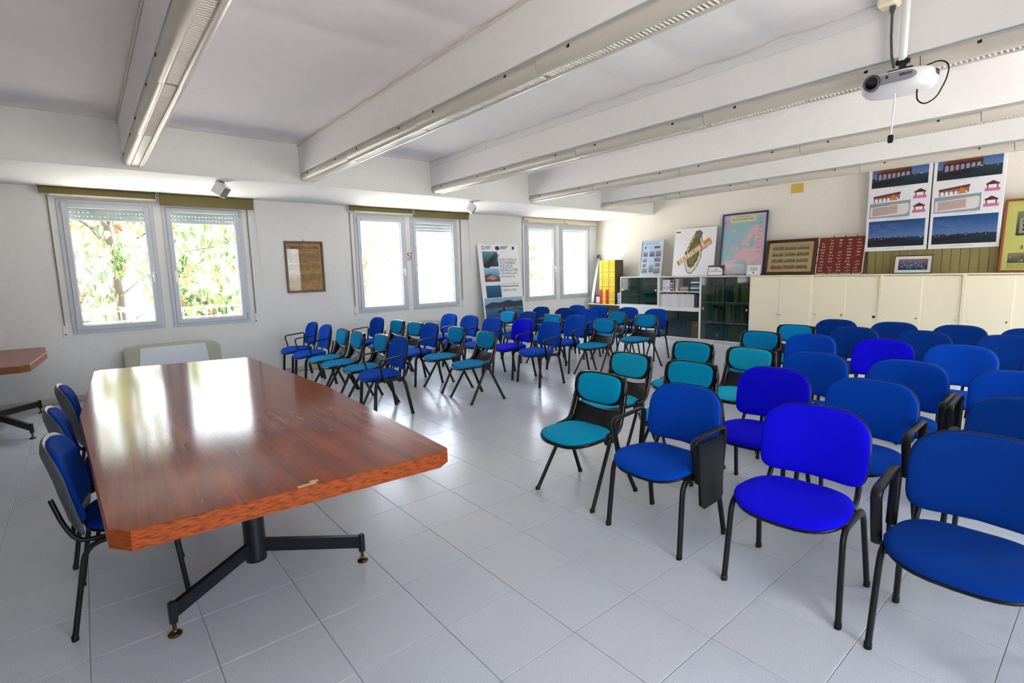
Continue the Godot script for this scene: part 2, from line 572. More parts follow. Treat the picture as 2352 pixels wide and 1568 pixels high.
# one casement; s is +1 when the room lies towards +z
func casement(p: Node3D, x0: float, x1: float, y0: float, y1: float, zw: float, s: float, hinge_left: bool, shutter: float) -> void:
	put("frame", ring_mesh(x0, x1, y0, y1, 0.055, zw - s * 0.06, zw + s * 0.018), M.alu_white, p)
	put("sash", ring_mesh(x0 + 0.042, x1 - 0.042, y0 + 0.042, y1 - 0.042, 0.068, zw - s * 0.045, zw + s * 0.034, 0.008), M.alu_white, p)
	var gx0 := x0 + 0.110
	var gx1 := x1 - 0.110
	var gy0 := y0 + 0.110
	var gy1 := y1 - 0.110
	put("gasket", ring_mesh(gx0 - 0.004, gx1 + 0.004, gy0 - 0.004, gy1 + 0.004, 0.007, zw - s * 0.012, zw + s * 0.006, 0.001), M.gasket, p)
	var g := st_new()
	quad(g, Vector3(gx0, gy0, zw), Vector3(gx1, gy0, zw), Vector3(gx1, gy1, zw), Vector3(gx0, gy1, zw))
	put("glass_pane", done(g), M.pane, p)
	# handle on the side away from the hinges
	var hx := x1 - 0.076 if hinge_left else x0 + 0.076
	var hy := lerpf(y0, y1, 0.44)
	var h := st_new()
	bx(h, Vector3(hx, hy, zw + s * 0.040), Vector3(0.030, 0.075, 0.014), 0.005)
	tube(h, rounded([Vector3(hx, hy, zw + s * 0.045), Vector3(hx, hy, zw + s * 0.075), Vector3(hx, hy - 0.11, zw + s * 0.078)], 0.02), 0.009, 0.009, 8)
	put("handle", done(h), M.white_paint, p)
	var kx := x0 + 0.040 if hinge_left else x1 - 0.040
	for yy in [y0 + 0.10, y1 - 0.10]:
		put("hinge", lathe_mesh([Vector2(0, -0.045), Vector2(0.009, -0.045), Vector2(0.009, -0.036), Vector2(0.0075, -0.034), Vector2(0.0075, 0.034), Vector2(0.009, 0.036), Vector2(0.009, 0.045), Vector2(0, 0.045)], 10, Vector3(kx, yy, zw + s * 0.034)), M.chrome, p)
	# rolling shutter in the reveal outside, a few slats down
	if shutter > 0.0:
		var y := y1 + 0.01
		var zs := zw - s * 0.15
		var n := int(ceil(shutter / 0.052))
		for k in n:
			var yb := y - 0.046
			var sl := st_new()
			var prof := PackedVector2Array([Vector2(-0.005, yb), Vector2(0.004, yb), Vector2(0.009, yb + 0.012), Vector2(0.010, yb + 0.024), Vector2(0.009, yb + 0.036), Vector2(0.004, y), Vector2(-0.005, y)])
			prism(sl, prof, x0 + 0.03, x1 - 0.03, Transform3D(Basis(Vector3(0, 0, s), Vector3(0, 1, 0), Vector3(-s, 0, 0)) if s < 0 else Basis(Vector3(0, 0, 1), Vector3(0, 1, 0), Vector3(-1, 0, 0)), Vector3(0, 0, zs)))
			put("shutter_slat", done(mirror_fix(sl, x0, x1, yb, y, zs)), M.shutter, p)
			if k < n - 1:
				var lk := st_new()
				var xx := x0 + 0.05
				while xx < x1 - 0.06:
					bc(lk, Vector3(xx, yb - 0.007, zs - 0.003), Vector3(xx + 0.030, yb + 0.001, zs + 0.003))
					xx += 0.043
				tag(put("shutter_link", done(lk), M.shutter, p), "", "", "", "stuff")
			y -= 0.052

# slats are plain bevelled bars whichever way the wall faces
func mirror_fix(_st: SurfaceTool, x0: float, x1: float, yb: float, y: float, zs: float) -> SurfaceTool:
	var st := st_new()
	var prof := PackedVector2Array([Vector2(yb, -0.005), Vector2(yb, 0.004), Vector2(yb + 0.012, 0.009), Vector2(yb + 0.024, 0.010), Vector2(yb + 0.036, 0.009), Vector2(y, 0.004), Vector2(y, -0.005)])
	prism(st, prof, x0 + 0.03, x1 - 0.03, Transform3D(Basis(Vector3(0, 1, 0), Vector3(0, 0, 1), Vector3(1, 0, 0)), Vector3(0, 0, zs)))
	return st

func build_windows() -> void:
	var names := ["pair of white framed windows above the large table", "pair of white framed windows with a no smoking sticker between them", "pair of white framed windows in the corner by the cabinets"]
	var drop := [[0.22, 0.22], [0.0, 0.21], [0.13, 0.15]]
	for w in 3:
		var o := struct_node("window_%d" % (w + 1), names[w])
		var a: Array = PANES_X[w * 2]
		var b: Array = PANES_X[w * 2 + 1]
		casement(o, a[0], a[1], WIN_Y0, WIN_Y1, ZA, 1.0, true, drop[w][0])
		casement(o, b[0], b[1], WIN_Y0, WIN_Y1, ZA, 1.0, false, drop[w][1])
		# shutter straps and their wall boxes
		for e in [[a[0] - 0.075, 1], [b[1] + 0.075, -1]]:
			if w == 2 and e[1] < 0: continue
			var sx: float = e[0]
			put("shutter_strap", box(Vector3(0.016, 1.62, 0.002)), M.strap, o, Vector3(sx, 1.80, ZA + 0.020), Basis(Vector3.RIGHT, 0.004))
			var sb := st_new()
			bx(sb, Vector3(sx, 0.93, ZA + 0.006), Vector3(0.045, 0.18, 0.012), 0.003)
			put("strap_box", done(sb), M.white_paint, o)
			put("strap_slot", box(Vector3(0.020, 0.014, 0.004)), M.dark, o, Vector3(sx, 0.875, ZA + 0.0125))
	for w in 3:
		var o := struct_node("window_%d" % (w + 4), "pair of tall white framed windows behind the viewer")
		var a: Array = BACK_X[w * 2]
		var b: Array = BACK_X[w * 2 + 1]
		casement(o, a[0], a[1], BACK_Y0, BACK_Y1, ZB, -1.0, true, 0.0)
		casement(o, b[0], b[1], BACK_Y0, BACK_Y1, ZB, -1.0, false, 0.0)

# ---------------------------------------------------------------- tables
func wood_image(w: int, h: int, sd: int, marks: Array) -> ImageTexture:
	var im := Image.create(w, h, false, Image.FORMAT_RGB8)
	var n1 := FastNoiseLite.new()
	n1.seed = sd
	n1.frequency = 0.012
	n1.fractal_octaves = 4
	var n2 := FastNoiseLite.new()
	n2.seed = sd + 7
	n2.frequency = 0.05
	n2.fractal_octaves = 2
	var n3 := FastNoiseLite.new()
	n3.seed = sd + 13
	n3.frequency = 0.006
	n3.fractal_octaves = 3
	var dark := Color(0.37, 0.125, 0.03)
	var mid := Color(0.53, 0.20, 0.045)
	var lite := Color(0.69, 0.31, 0.085)
	for y in h:
		for x in w:
			# the figure runs along the table and fans out from a crotch near its middle
			var cx := (x - w * 0.52) / float(w)
			var cy := y / float(h)
			var fan := cx / (0.85 + 0.45 * sqrt((cy - 0.42) * (cy - 0.42) + 0.05))
			var a := n1.get_noise_2d(fan * 1100.0, y * 0.20)
			var b := n2.get_noise_2d(fan * 1700.0 + 40.0, y * 0.07)
			var c := n3.get_noise_2d(x * 1.4, y * 0.9)
			var v := 0.50 + a * 0.34 + b * 0.12 + c * 0.26
			var col := dark.lerp(mid, clampf(v * 1.9, 0, 1)) if v < 0.52 else mid.lerp(lite, clampf((v - 0.52) * 2.0, 0, 1))
			im.set_pixel(x, y, col)
	# scratches and chips in the lacquer
	var r := RandomNumberGenerator.new()
	r.seed = sd
	for k in 150:
		var p := Vector2(r.randf() * w, r.randf() * h)
		var d := Vector2.from_angle(r.randf() * TAU) * r.randf_range(0.4, 1.0)
		for s in r.randi_range(1, 7):
			var q := p + d * s
			if q.x > 0 and q.y > 0 and q.x < w - 1 and q.y < h - 1:
				im.set_pixel(int(q.x), int(q.y), im.get_pixel(int(q.x), int(q.y)).lerp(Color(0.85, 0.62, 0.42), r.randf_range(0.15, 0.6)))
	for m in marks:
		im.fill_rect(Rect2i(int(m[0] * w), int(m[1] * h), m[2], m[3]), Color(0.86, 0.70, 0.50))
	return ImageTexture.create_from_image(im)

# a top with chamfered corners: outline in world x, z; the upper edge slightly eased, uv along the grain
func slab_mesh(poly: PackedVector2Array, y0: float, y1: float, e: float, along_x: bool) -> Array:
	var lo := poly[0]
	var hi := poly[0]
	for p in poly:
		lo = lo.min(p)
		hi = hi.max(p)
	var inner: PackedVector2Array = Geometry2D.offset_polygon(poly, -e)[0]
	var mid := (lo + hi) * 0.5
	var uvf := func(p: Vector2) -> Vector2:
		var t := (p - lo) / (hi - lo)
		return Vector2(t.y, t.x) if along_x else t
	var top := st_new()
	var idx := Geometry2D.triangulate_polygon(inner)
	for i in range(0, idx.size(), 3):
		var t3 := [inner[idx[i]], inner[idx[i + 1]], inner[idx[i + 2]]]
		# seen from above (x right, z down) the front runs the other way round
		if (t3[1] - t3[0]).cross(t3[2] - t3[0]) > 0.0: t3 = [t3[0], t3[2], t3[1]]
		for k in [0, 2, 1]: vtx(top, Vector3(t3[k].x, y1, t3[k].y), uvf.call(t3[k]))
	var side := st_new()
	var n := poly.size()
	var c3 := Vector3(mid.x, (y0 + y1) * 0.5, mid.y)
	for i in n:
		var a := poly[i]
		var b := poly[(i + 1) % n]
		_q_out(side, Vector3(a.x, y0, a.y), Vector3(b.x, y0, b.y), Vector3(b.x, y1 - e, b.y), Vector3(a.x, y1 - e, a.y), c3)
	# eased edge: nearest inner corner of each outline corner
	for i in n:
		var a := poly[i]
		var b := poly[(i + 1) % n]
		var a2 := nearest(inner, a)
		var b2 := nearest(inner, b)
		_q_out(side, Vector3(a.x, y1 - e, a.y), Vector3(b.x, y1 - e, b.y), Vector3(b2.x, y1, b2.y), Vector3(a2.x, y1, a2.y), c3)
	var idb := Geometry2D.triangulate_polygon(poly)
	for i in range(0, idb.size(), 3):
		tri_from(side, Vector3(poly[idb[i]].x, y0, poly[idb[i]].y), Vector3(poly[idb[i + 1]].x, y0, poly[idb[i + 1]].y), Vector3(poly[idb[i + 2]].x, y0, poly[idb[i + 2]].y), c3)
	return [done(top), done(side)]

func nearest(pl: PackedVector2Array, p: Vector2) -> Vector2:
	var best := pl[0]
	for q in pl:
		if q.distance_to(p) < best.distance_to(p): best = q
	return best

# pedestal: column with two arms that end in screw feet
func pedestal(t: Node3D, at: Vector3, feet: Array, top: float, m: Material) -> void:
	put("column", lathe_mesh([Vector2(0, 0.085), Vector2(0.050, 0.085), Vector2(0.052, 0.10), Vector2(0.052, top), Vector2(0, top)], 20, at), m, t)
	put("mounting_plate", box(Vector3(0.34, 0.012, 0.34), 0.003), m, t, at + Vector3(0, top - 0.006, 0))
	for f in feet:
		var e: Vector3 = at + f
		var d := Vector3(f.x, 0, f.z).normalized()
		var bas := Basis(d, Vector3.UP, d.cross(Vector3.UP))
		var l := Vector2(f.x, f.z).length()
		var arm := st_new()
		# the arm falls a little towards its end
		var y0 := 0.160
		var y1 := 0.112
		var P := []
		for q in [[0.045, y0], [l, y1]]:
			for hh in [-0.032, 0.032]:
				for w in [-0.013, 0.013]:
					P.append(at + bas * Vector3(q[0], q[1] + hh, w))
		for q in [[0, 1, 5, 4], [2, 3, 7, 6], [0, 2, 6, 4], [1, 3, 7, 5], [0, 1, 3, 2], [4, 5, 7, 6]]:
			_q_out(arm, P[q[0]], P[q[1]], P[q[2]], P[q[3]], at + d * l * 0.5 + Vector3(0, 0.136, 0))
		put("arm", done(arm), m, t)
		var sock := put("foot_socket", lathe_mesh([Vector2(0, 0.058), Vector2(0.016, 0.058), Vector2(0.0175, 0.064), Vector2(0.0175, 0.148), Vector2(0.013, 0.154), Vector2(0, 0.154)], 14, e), m, t)
		put("screw_foot", lathe_mesh([Vector2(0, 0.0), Vector2(0.027, 0.0), Vector2(0.029, 0.006), Vector2(0.024, 0.012), Vector2(0.010, 0.017), Vector2(0.008, 0.022), Vector2(0.008, 0.062), Vector2(0, 0.062)], 16, e), M.brass, sock)

func build_tables() -> void:
	M.wood_top = mat(Color.WHITE, 0.13, 0.0, 0.34)
	M.wood_top.albedo_texture = wood_image(512, 1024, 21, [[0.463, 0.9835, 26, 6], [0.50, 0.9790, 12, 6]])
	M.wood_edge = mat(Color(0.70, 0.33, 0.06), 0.38, 0.0, 0.4)
	tri_tex(M.wood_edge, noise_tex(0.03, 256, FastNoiseLite.TYPE_SIMPLEX, 4, ramp([[0.0, Color(0.45, 0.38, 0.3)], [0.5, Color(0.9, 0.85, 0.8)], [1.0, Color(1, 1, 1)]]), 17), 2.2)
	M.wood_edge.uv1_scale = Vector3(2.0, 14.0, 2.0)
	M.wood_dark = mat(Color(0.36, 0.15, 0.085), 0.4)
	M.wood_pale = mat(Color.WHITE, 0.28)
	M.wood_pale.albedo_texture = wood_image(256, 512, 55, [])
	M.wood_pale.albedo_color = Color(0.95, 0.92, 0.95)
	M.wood_dull = mat(Color(0.50, 0.27, 0.10), 0.5)

	var t := thing("conference_table", "large glossy mahogany conference table with chamfered corners on black pedestals", "table", Vector3(-0.475, 0, -1.62))
	var o := Vector2(-0.475, -1.62)
	var poly := PackedVector2Array([Vector2(-1.088, 0.172), Vector2(-1.030, 0.252), Vector2(0.066, 0.318), Vector2(0.130, 0.275), Vector2(0.215, -1.42), Vector2(0.150, -3.36), Vector2(0.105, -3.42), Vector2(-1.015, -3.66), Vector2(-1.068, -3.61), Vector2(-1.160, -1.70)])
	for k in poly.size(): poly[k] -= o
	var s := slab_mesh(poly, 0.686, 0.752, 0.004, false)
	put("table_top", s[0], M.wood_top, t)
	put("edge_band", s[1], M.wood_edge, t)
	pedestal(t, Vector3(-0.515, 0, -0.60) - Vector3(o.x, 0, o.y), [Vector3(-0.396, 0, 0.26), Vector3(0.465, 0, 0.255)], 0.686, M.navy_metal)
	pedestal(t, Vector3(-0.455, 0, -2.75) - Vector3(o.x, 0, o.y), [Vector3(-0.44, 0, -0.26), Vector3(0.42, 0, -0.24)], 0.686, M.navy_metal)
	var sr := st_new()
	var a := Vector3(-0.545, 0.335, -0.66) - Vector3(o.x, 0, o.y)
	var b := Vector3(-0.475, 0.335, -2.70) - Vector3(o.x, 0, o.y)
	bx(sr, (a + b) * 0.5, Vector3(0.035, 0.11, (b - a).length()), 0.003, Basis(Vector3.UP, atan2(b.x - a.x, b.z - a.z)))
	put("stretcher", done(sr), M.wood_dark, t)

	var t2 := thing("conference_table", "smaller brown conference table standing by the window wall, matt worn top", "table", Vector3(-3.3, 0, -5.5))
	var o2 := Vector2(-3.3, -5.5)
	var p2 := PackedVector2Array([Vector2(-1.500, -6.38), Vector2(-1.462, -5.72), Vector2(-1.545, -4.66), Vector2(-1.62, -4.60), Vector2(-5.05, -4.72), Vector2(-5.15, -5.6), Vector2(-5.05, -6.40), Vector2(-1.56, -6.42)])
	for k in p2.size(): p2[k] -= o2
	var s2 := slab_mesh(p2, 0.680, 0.748, 0.004, true)
	put("table_top", s2[0], M.wood_pale, t2)
	put("edge_band", s2[1], M.wood_dull, t2)
	pedestal(t2, Vector3(-1.93, 0, -5.36) - Vector3(o2.x, 0, o2.y), [Vector3(0.325, 0, 0.66), Vector3(0.325, 0, -0.66)], 0.680, M.black_metal)
	pedestal(t2, Vector3(-4.55, 0, -5.45) - Vector3(o2.x, 0, o2.y), [Vector3(-0.33, 0, 0.66), Vector3(-0.33, 0, -0.66)], 0.680, M.black_metal)
	put("stretcher", box(Vector3(2.5, 0.11, 0.035), 0.003), M.wood_dark, t2, Vector3(-3.24, 0.335, -5.40) - Vector3(o2.x, 0, o2.y), Basis(Vector3.UP, 0.034))

# ---------------------------------------------------------------- chairs (all face -x in their own axes)
# a: "" none, "l" arm at -z, "r" arm at +z, "lr" both; tablet hangs outside the +z arm
func visitor_chair(called: String, arms: String, tablet: bool, shell_m: Material, leg_m: Material, thin := false) -> Node3D:
	var t := thing(called, "x", "chair")
	var lw := 0.0115 if thin else 0.0185
	var ld := 0.0115 if thin else 0.0125
	for s in [-1.0, 1.0]:
		var path := rounded([Vector3(-0.212, 0.012, s * 0.247), Vector3(-0.176, 0.418, s * 0.236), Vector3(0.140, 0.408, s * 0.232), Vector3(0.214, 0.012, s * 0.252)], 0.075, 5)
		put("side_frame", tube_mesh(path, ld, lw, 10, Vector3(0, 0, 1)), leg_m, t)
		for e in [[-0.2125, 0.247], [0.2145, 0.252]]:
			put("foot_cap", lathe_mesh([Vector2(0, 0), Vector2(1.0, 0), Vector2(1.0, 0.020), Vector2(0.9, 0.024), Vector2(0, 0.024)], 12, Vector3(e[0], 0, s * e[1]), Basis().scaled(Vector3(lw + 0.002, 1, ld + 0.002))), M.black_plastic, t)
		# bent tube that carries the backrest
		put("back_support", tube_mesh(rounded([Vector3(0.02, 0.412, s * 0.200), Vector3(0.165, 0.414, s * 0.200), Vector3(0.205, 0.50, s * 0.196), Vector3(0.236, 0.62, s * 0.185)], 0.06, 5), 0.013, 0.010, 8, Vector3(0, 0, 1)), leg_m, t)
	for x in [-0.115, 0.10]:
		put("crossbar", tube_mesh([Vector3(x, 0.402, -0.236), Vector3(x, 0.402, 0.236)], 0.009), leg_m, t)
	var so := super_outline(0.238, 0.212, 3.0, 36)
	for k in so.size():
		# a little narrower at the back
		so[k].x *= 1.0 - 0.10 * clampf(so[k].y / 0.21, -0.3, 1.0)
	var sp := func(p: Vector2, h: float) -> Vector3:
		var f := clampf(-p.y / 0.212, -1, 1)
		return Vector3(p.y - 0.058, 0.421 + h - 0.030 * pow(maxf(f, 0.0), 2.2) + 0.012 * pow(absf(p.x) / 0.236, 2.0) + 0.010 * pow(maxf(-f, 0.0), 2.0), p.x)
	put("seat_shell", pad_mesh(so, [[0.0, -0.012], [0.80, -0.012], [0.97, -0.006], [0.985, 0.004], [0.90, 0.010], [0.0, 0.010]], sp), M.black_plastic, t)
	put("seat", pad_mesh(so, [[0.0, 0.008], [0.96, 0.006], [1.0, 0.014], [1.0, 0.022], [0.975, 0.032], [0.92, 0.039], [0.8, 0.043], [0.5, 0.045], [0.25, 0.044], [0.0, 0.044]], sp), M.fabric.b, t)
	var bo := PackedVector2Array()
	for k in 44:
		var a := TAU * k / 44
		var e := 0.56 if sin(a) > 0.0 else 0.36
		bo.append(Vector2(0.240 * signf(cos(a)) * pow(absf(cos(a)), e), 0.168 * signf(sin(a)) * pow(absf(sin(a)), e)))
	for k in bo.size():
		# top corners rounder than the lower ones, lower edge a little narrower
		if bo[k].y < 0.0: bo[k].x *= 1.0 - 0.045 * pow(-bo[k].y / 0.168, 2.0)
		else: bo[k].y -= 0.018 * pow(absf(bo[k].x) / 0.24, 3.0)
	var bp := func(p: Vector2, h: float) -> Vector3:
		var y := p.y + 0.668
		return Vector3(0.222 + p.y * 0.20 - 0.75 * p.x * p.x - h, y - 0.02 * pow(p.x / 0.24, 2.0) * (1.0 if p.y < 0 else 0.0), p.x)
	var so2 := bo.duplicate()
	if thin:
		# these chairs have a larger plastic shell that reaches down to the seat
		for k in so2.size():
			so2[k] *= 1.06
			if so2[k].y < 0.0: so2[k].y *= 1.28
	put("backrest_shell", pad_mesh(so2, [[0.0, -0.020], [0.75, -0.018], [0.96, -0.006], [1.012, 0.002], [1.012, 0.008], [0.9, 0.012], [0.0, 0.012]], bp), shell_m, t)
	put("backrest", pad_mesh(bo, [[0.0, 0.010], [0.96, 0.008], [0.995, 0.014], [1.0, 0.022], [0.985, 0.031], [0.94, 0.038], [0.8, 0.042], [0.5, 0.043], [0.25, 0.043], [0.0, 0.043]], bp), M.fabric.b, t)
	for c in arms:
		var s := -1.0 if c == "l" else 1.0
		var z := s * 0.272
		var pth := rounded([Vector3(-0.095, 0.395, z), Vector3(-0.150, 0.634, z), Vector3(0.150, 0.664, z), Vector3(0.118, 0.40, z)], 0.045, 5)
		put("armrest", tube_mesh(pth, 0.021, 0.0095, 8, Vector3(0, 0, 1)), M.black_plastic, t)
	if tablet:
		var tb := st_new()
		var zt := 0.305
		var pl := PackedVector2Array([Vector2(-0.155, 0.625), Vector2(0.075, 0.640), Vector2(0.085, 0.30), Vector2(0.06, 0.275), Vector2(-0.09, 0.265), Vector2(-0.12, 0.29)])
		prism(tb, pl, zt - 0.008, zt + 0.008)
		for yy in [0.345, 0.43, 0.515]: bx(tb, Vector3(-0.03, yy, zt - 0.010), Vector3(0.18, 0.006, 0.006))
		put("writing_tablet", done(tb), M.black_plastic, t)
	return t

func shell_chair(called: String) -> Node3D:
	var t := thing(called, "x", "chair")
	for s in [-1.0, 1.0]:
		put("leg", tube_mesh([Vector3(0.020, 0.425, s * 0.205), Vector3(-0.225, 0.010, s * 0.248)], 0.0105, 0.0165, 10, Vector3(0, 0, 1)), M.black_metal, t)
		put("leg", tube_mesh([Vector3(0.040, 0.425, s * 0.212), Vector3(0.232, 0.010, s * 0.252)], 0.0105, 0.0165, 10, Vector3(0, 0, 1)), M.black_metal, t)
		for e in [[-0.226, 0.248], [0.233, 0.252]]:
			put("foot_cap", lathe_mesh([Vector2(0, 0), Vector2(1.0, 0), Vector2(1.0, 0.018), Vector2(0.85, 0.024), Vector2(0, 0.024)], 12, Vector3(e[0], 0, s * e[1]), Basis().scaled(Vector3(0.0195, 1, 0.0135))), M.black_plastic, t)
		var hub := st_new()
		bx(hub, Vector3(0.03, 0.405, s * 0.196), Vector3(0.13, 0.055, 0.035), 0.012)
		put("hub", done(hub), M.black_plastic, t)
		# wide glossy upright, bent back, with a ring where its halves meet
		var up := rounded([Vector3(-0.04, 0.436, s * 0.215), Vector3(0.085, 0.452, s * 0.212), Vector3(0.140, 0.60, s * 0.206), Vector3(0.172, 0.735, s * 0.200), Vector3(0.186, 0.795, s * 0.175)], 0.07, 5)
		put("upright", tube_mesh(up, 0.026, 0.020, 12, Vector3(0, 0, 1)), M.black_gloss, t)
		put("collar", tube_mesh([Vector3(0.1435, 0.615, s * 0.2055), Vector3(0.1475, 0.632, s * 0.205)], 0.0285, 0.0225, 12, Vector3(0, 0, 1)), M.black_gloss, t)
	put("crossbar", tube_mesh([Vector3(0.03, 0.400, -0.19), Vector3(0.03, 0.400, 0.19)], 0.012), M.black_metal, t)
	var so := super_outline(0.232, 0.205, 3.0, 36)
	for k in so.size():
		if so[k].y < 0.0: so[k].x *= 1.0 - 0.10 * pow(-so[k].y / 0.205, 2.0)
	var sp := func(p: Vector2, h: float) -> Vector3:
		var f := -p.y / 0.205
		return Vector3(p.y - 0.105, 0.430 + h - 0.022 * pow(maxf(f, 0.0), 2.5) + 0.020 * pow(maxf(-f, 0.0), 2.0) - 0.010 * (1.0 - pow(absf(p.x) / 0.232, 2.0)), p.x)
	put("seat_shell", pad_mesh(so, [[0.0, -0.022], [0.7, -0.020], [0.93, -0.012], [1.0, 0.0], [1.006, 0.010], [0.985, 0.017], [0.95, 0.014], [0.0, 0.012]], sp), M.black_gloss, t)
	put("seat", pad_mesh(so, [[0.0, 0.010], [0.93, 0.012], [0.945, 0.018], [0.92, 0.024], [0.84, 0.028], [0.55, 0.030], [0.25, 0.029], [0.0, 0.029]], sp), M.fabric.t, t)
	# scooped panel between seat and backrest, its upper edge hollowed
	var lum := st_new()
	var nu := 16
	var nv := 8
	var G := []
	for side in [0, 1]:
		for i in nu + 1:
			var u := -1.0 + 2.0 * i / nu
			var col := []
			for j in nv + 1:
				var v := float(j) / nv
				var top := 0.592 - 0.040 * (1.0 - u * u)
				var y := lerpf(0.432, top, v)
				var back := 0.07 + 0.078 * sin(v * PI * 0.5) + 0.028 * (1.0 - u * u) * (0.4 + 0.6 * v)
				col.append(Vector3(back + (0.010 if side == 1 else 0.0), y, u * 0.205))
			G.append(col)
	for i in nu:
		for j in nv:
			quad(lum, G[i][j], G[i + 1][j], G[i + 1][j + 1], G[i][j + 1], 1)
			var q := nu + 1 + i
			quad(lum, G[q][j], G[q][j + 1], G[q + 1][j + 1], G[q + 1][j], 2)
		var b0 := nu + 1 + i
		quad(lum, G[i][nv], G[i + 1][nv], G[b0 + 1][nv], G[b0][nv], 3)
	put("lumbar_panel", done(lum), M.black_plastic, t)
	# backrest: black shell with a raised pad, straight above and bowed below
	var bo := PackedVector2Array()
	for k in 44:
		var a := TAU * k / 44
		var c := cos(a)
		var s2 := sin(a)
		var x := 0.225 * signf(c) * pow(absf(c), 0.56)
		var y := 0.098 * signf(s2) * pow(absf(s2), 0.46 if s2 > 0 else 0.80)
		if s2 < 0.0: y *= 1.22
		bo.append(Vector2(x, y))
	var bp := func(p: Vector2, h: float) -> Vector3:
		return Vector3(0.172 + p.y * 0.20 - 0.35 * p.x * p.x - h, p.y + 0.716, p.x)
	put("backrest_shell", pad_mesh(bo, [[0.0, -0.030], [0.7, -0.028], [0.95, -0.016], [1.0, -0.002], [0.99, 0.010], [0.93, 0.016], [0.85, 0.012], [0.0, 0.012]], bp), M.black_gloss, t)
	var po := PackedVector2Array()
	for p in bo: po.append(Vector2(p.x * 0.835, p.y * 0.91))
	put("backrest", pad_mesh(po, [[0.0, 0.008], [0.98, 0.010], [1.0, 0.017], [0.97, 0.025], [0.9, 0.030], [0.6, 0.033], [0.3, 0.033], [0.0, 0.033]], bp), M.fabric.t, t)
	return t

const ORD := ["first", "second", "third", "fourth", "fifth", "sixth"]

# [kind, fabric, x of back top, z, turn in degrees, arms]
func seat_rows() -> Dictionary:
	return {
		"R": [
			[["t", "t", 1.70, -0.15, 2, ""], ["i", "b", 1.70, 0.55, -2, "lrT"], ["i", "v", 1.71, 1.25, 3, ""], ["i", "d", 1.69, 1.88, 1, "l"]],
			[["t", "l", 2.55, -0.54, -1, ""], ["t", "t", 2.52, 0.06, 1, ""], ["i", "v", 2.57, 0.68, 0, "r"], ["i", "b", 2.57, 1.25, -2, "r"], ["i", "d", 2.54, 1.93, 1, "l"]],
			[["t", "t", 3.49, -0.51, 0, ""], ["t", "l", 3.49, 0.06, 2, "l"], ["i", "b", 3.44, 0.62, 1, ""], ["i", "b", 3.46, 1.22, -1, "r"], ["i", "b", 3.43, 1.80, 0, "l"]],
			[["t", "s", 4.70, -0.41, 1, ""], ["i", "b", 4.59, 0.16, -1, "l"], ["i", "v", 4.60, 0.77, 0, ""], ["i", "b", 4.57, 1.32, 1, ""], ["i", "d", 4.58, 1.92, 0, ""]],
			[["t", "s", 5.58, -0.39, 0, ""], ["i", "d", 5.50, 0.26, 1, "r"], ["i", "d", 5.52, 0.87, -1, ""], ["i", "d", 5.53, 1.50, 0, ""]],
			[["i", "d", 6.27, -0.17, 0, ""], ["i", "d", 6.29, 0.43, 1, ""], ["i", "d", 6.30, 1.02, 0, ""], ["i", "d", 6.28, 1.58, -1, ""]],
		],
		"L": [
			[["i", "b", 1.68, -3.05, -6, "lr"], ["t", "s", 1.71, -3.64, -3, ""], ["t", "s", 1.63, -4.17, -3, ""], ["t", "s", 1.64, -4.70, -3, ""], ["i", "b", 1.65, -5.27, -2, "r"], ["i", "b", 1.66, -5.88, -2, "lr"]],
			[["t", "s", 2.73, -2.86, -4, ""], ["t", "s", 2.80, -3.63, -3, ""], ["i", "b", 2.78, -4.22, -2, "r"], ["t", "s", 2.80, -4.76, 0, ""], ["t", "s", 2.78, -5.30, 0, ""], ["i", "b", 2.74, -5.87, 0, "l"]],
			[["i", "b", 3.95, -2.95, -4, "r"], ["i", "v", 4.00, -3.59, -3, "r"], ["i", "b", 3.88, -4.18, 0, "r"], ["i", "b", 3.88, -4.80, 0, "r"], ["i", "b", 3.88, -5.42, 0, "r"]],
			[["t", "s", 4.87, -2.78, -3, ""], ["i", "b", 4.88, -3.34, -2, "r"], ["t", "s", 5.00, -4.02, 0, ""], ["i", "d", 4.96, -4.56, 0, "l"], ["t", "s", 4.97, -5.17, 0, ""]],
			[["t", "s", 5.82, -2.73, -3, ""], ["t", "s", 6.00, -3.46, -2, ""], ["i", "b", 5.93, -4.02, 0, "r"], ["i", "d", 5.92, -4.62, 0, "lr"], ["i", "d", 5.92, -5.26, 0, "r"]],
			[["i", "b", 6.60, -3.07, 0, "lr"], ["i", "b", 6.66, -3.72, 0, "r"], ["i", "b", 6.64, -4.40, 0, ""], ["i", "b", 6.62, -4.96, 0, ""]],
		],
	}

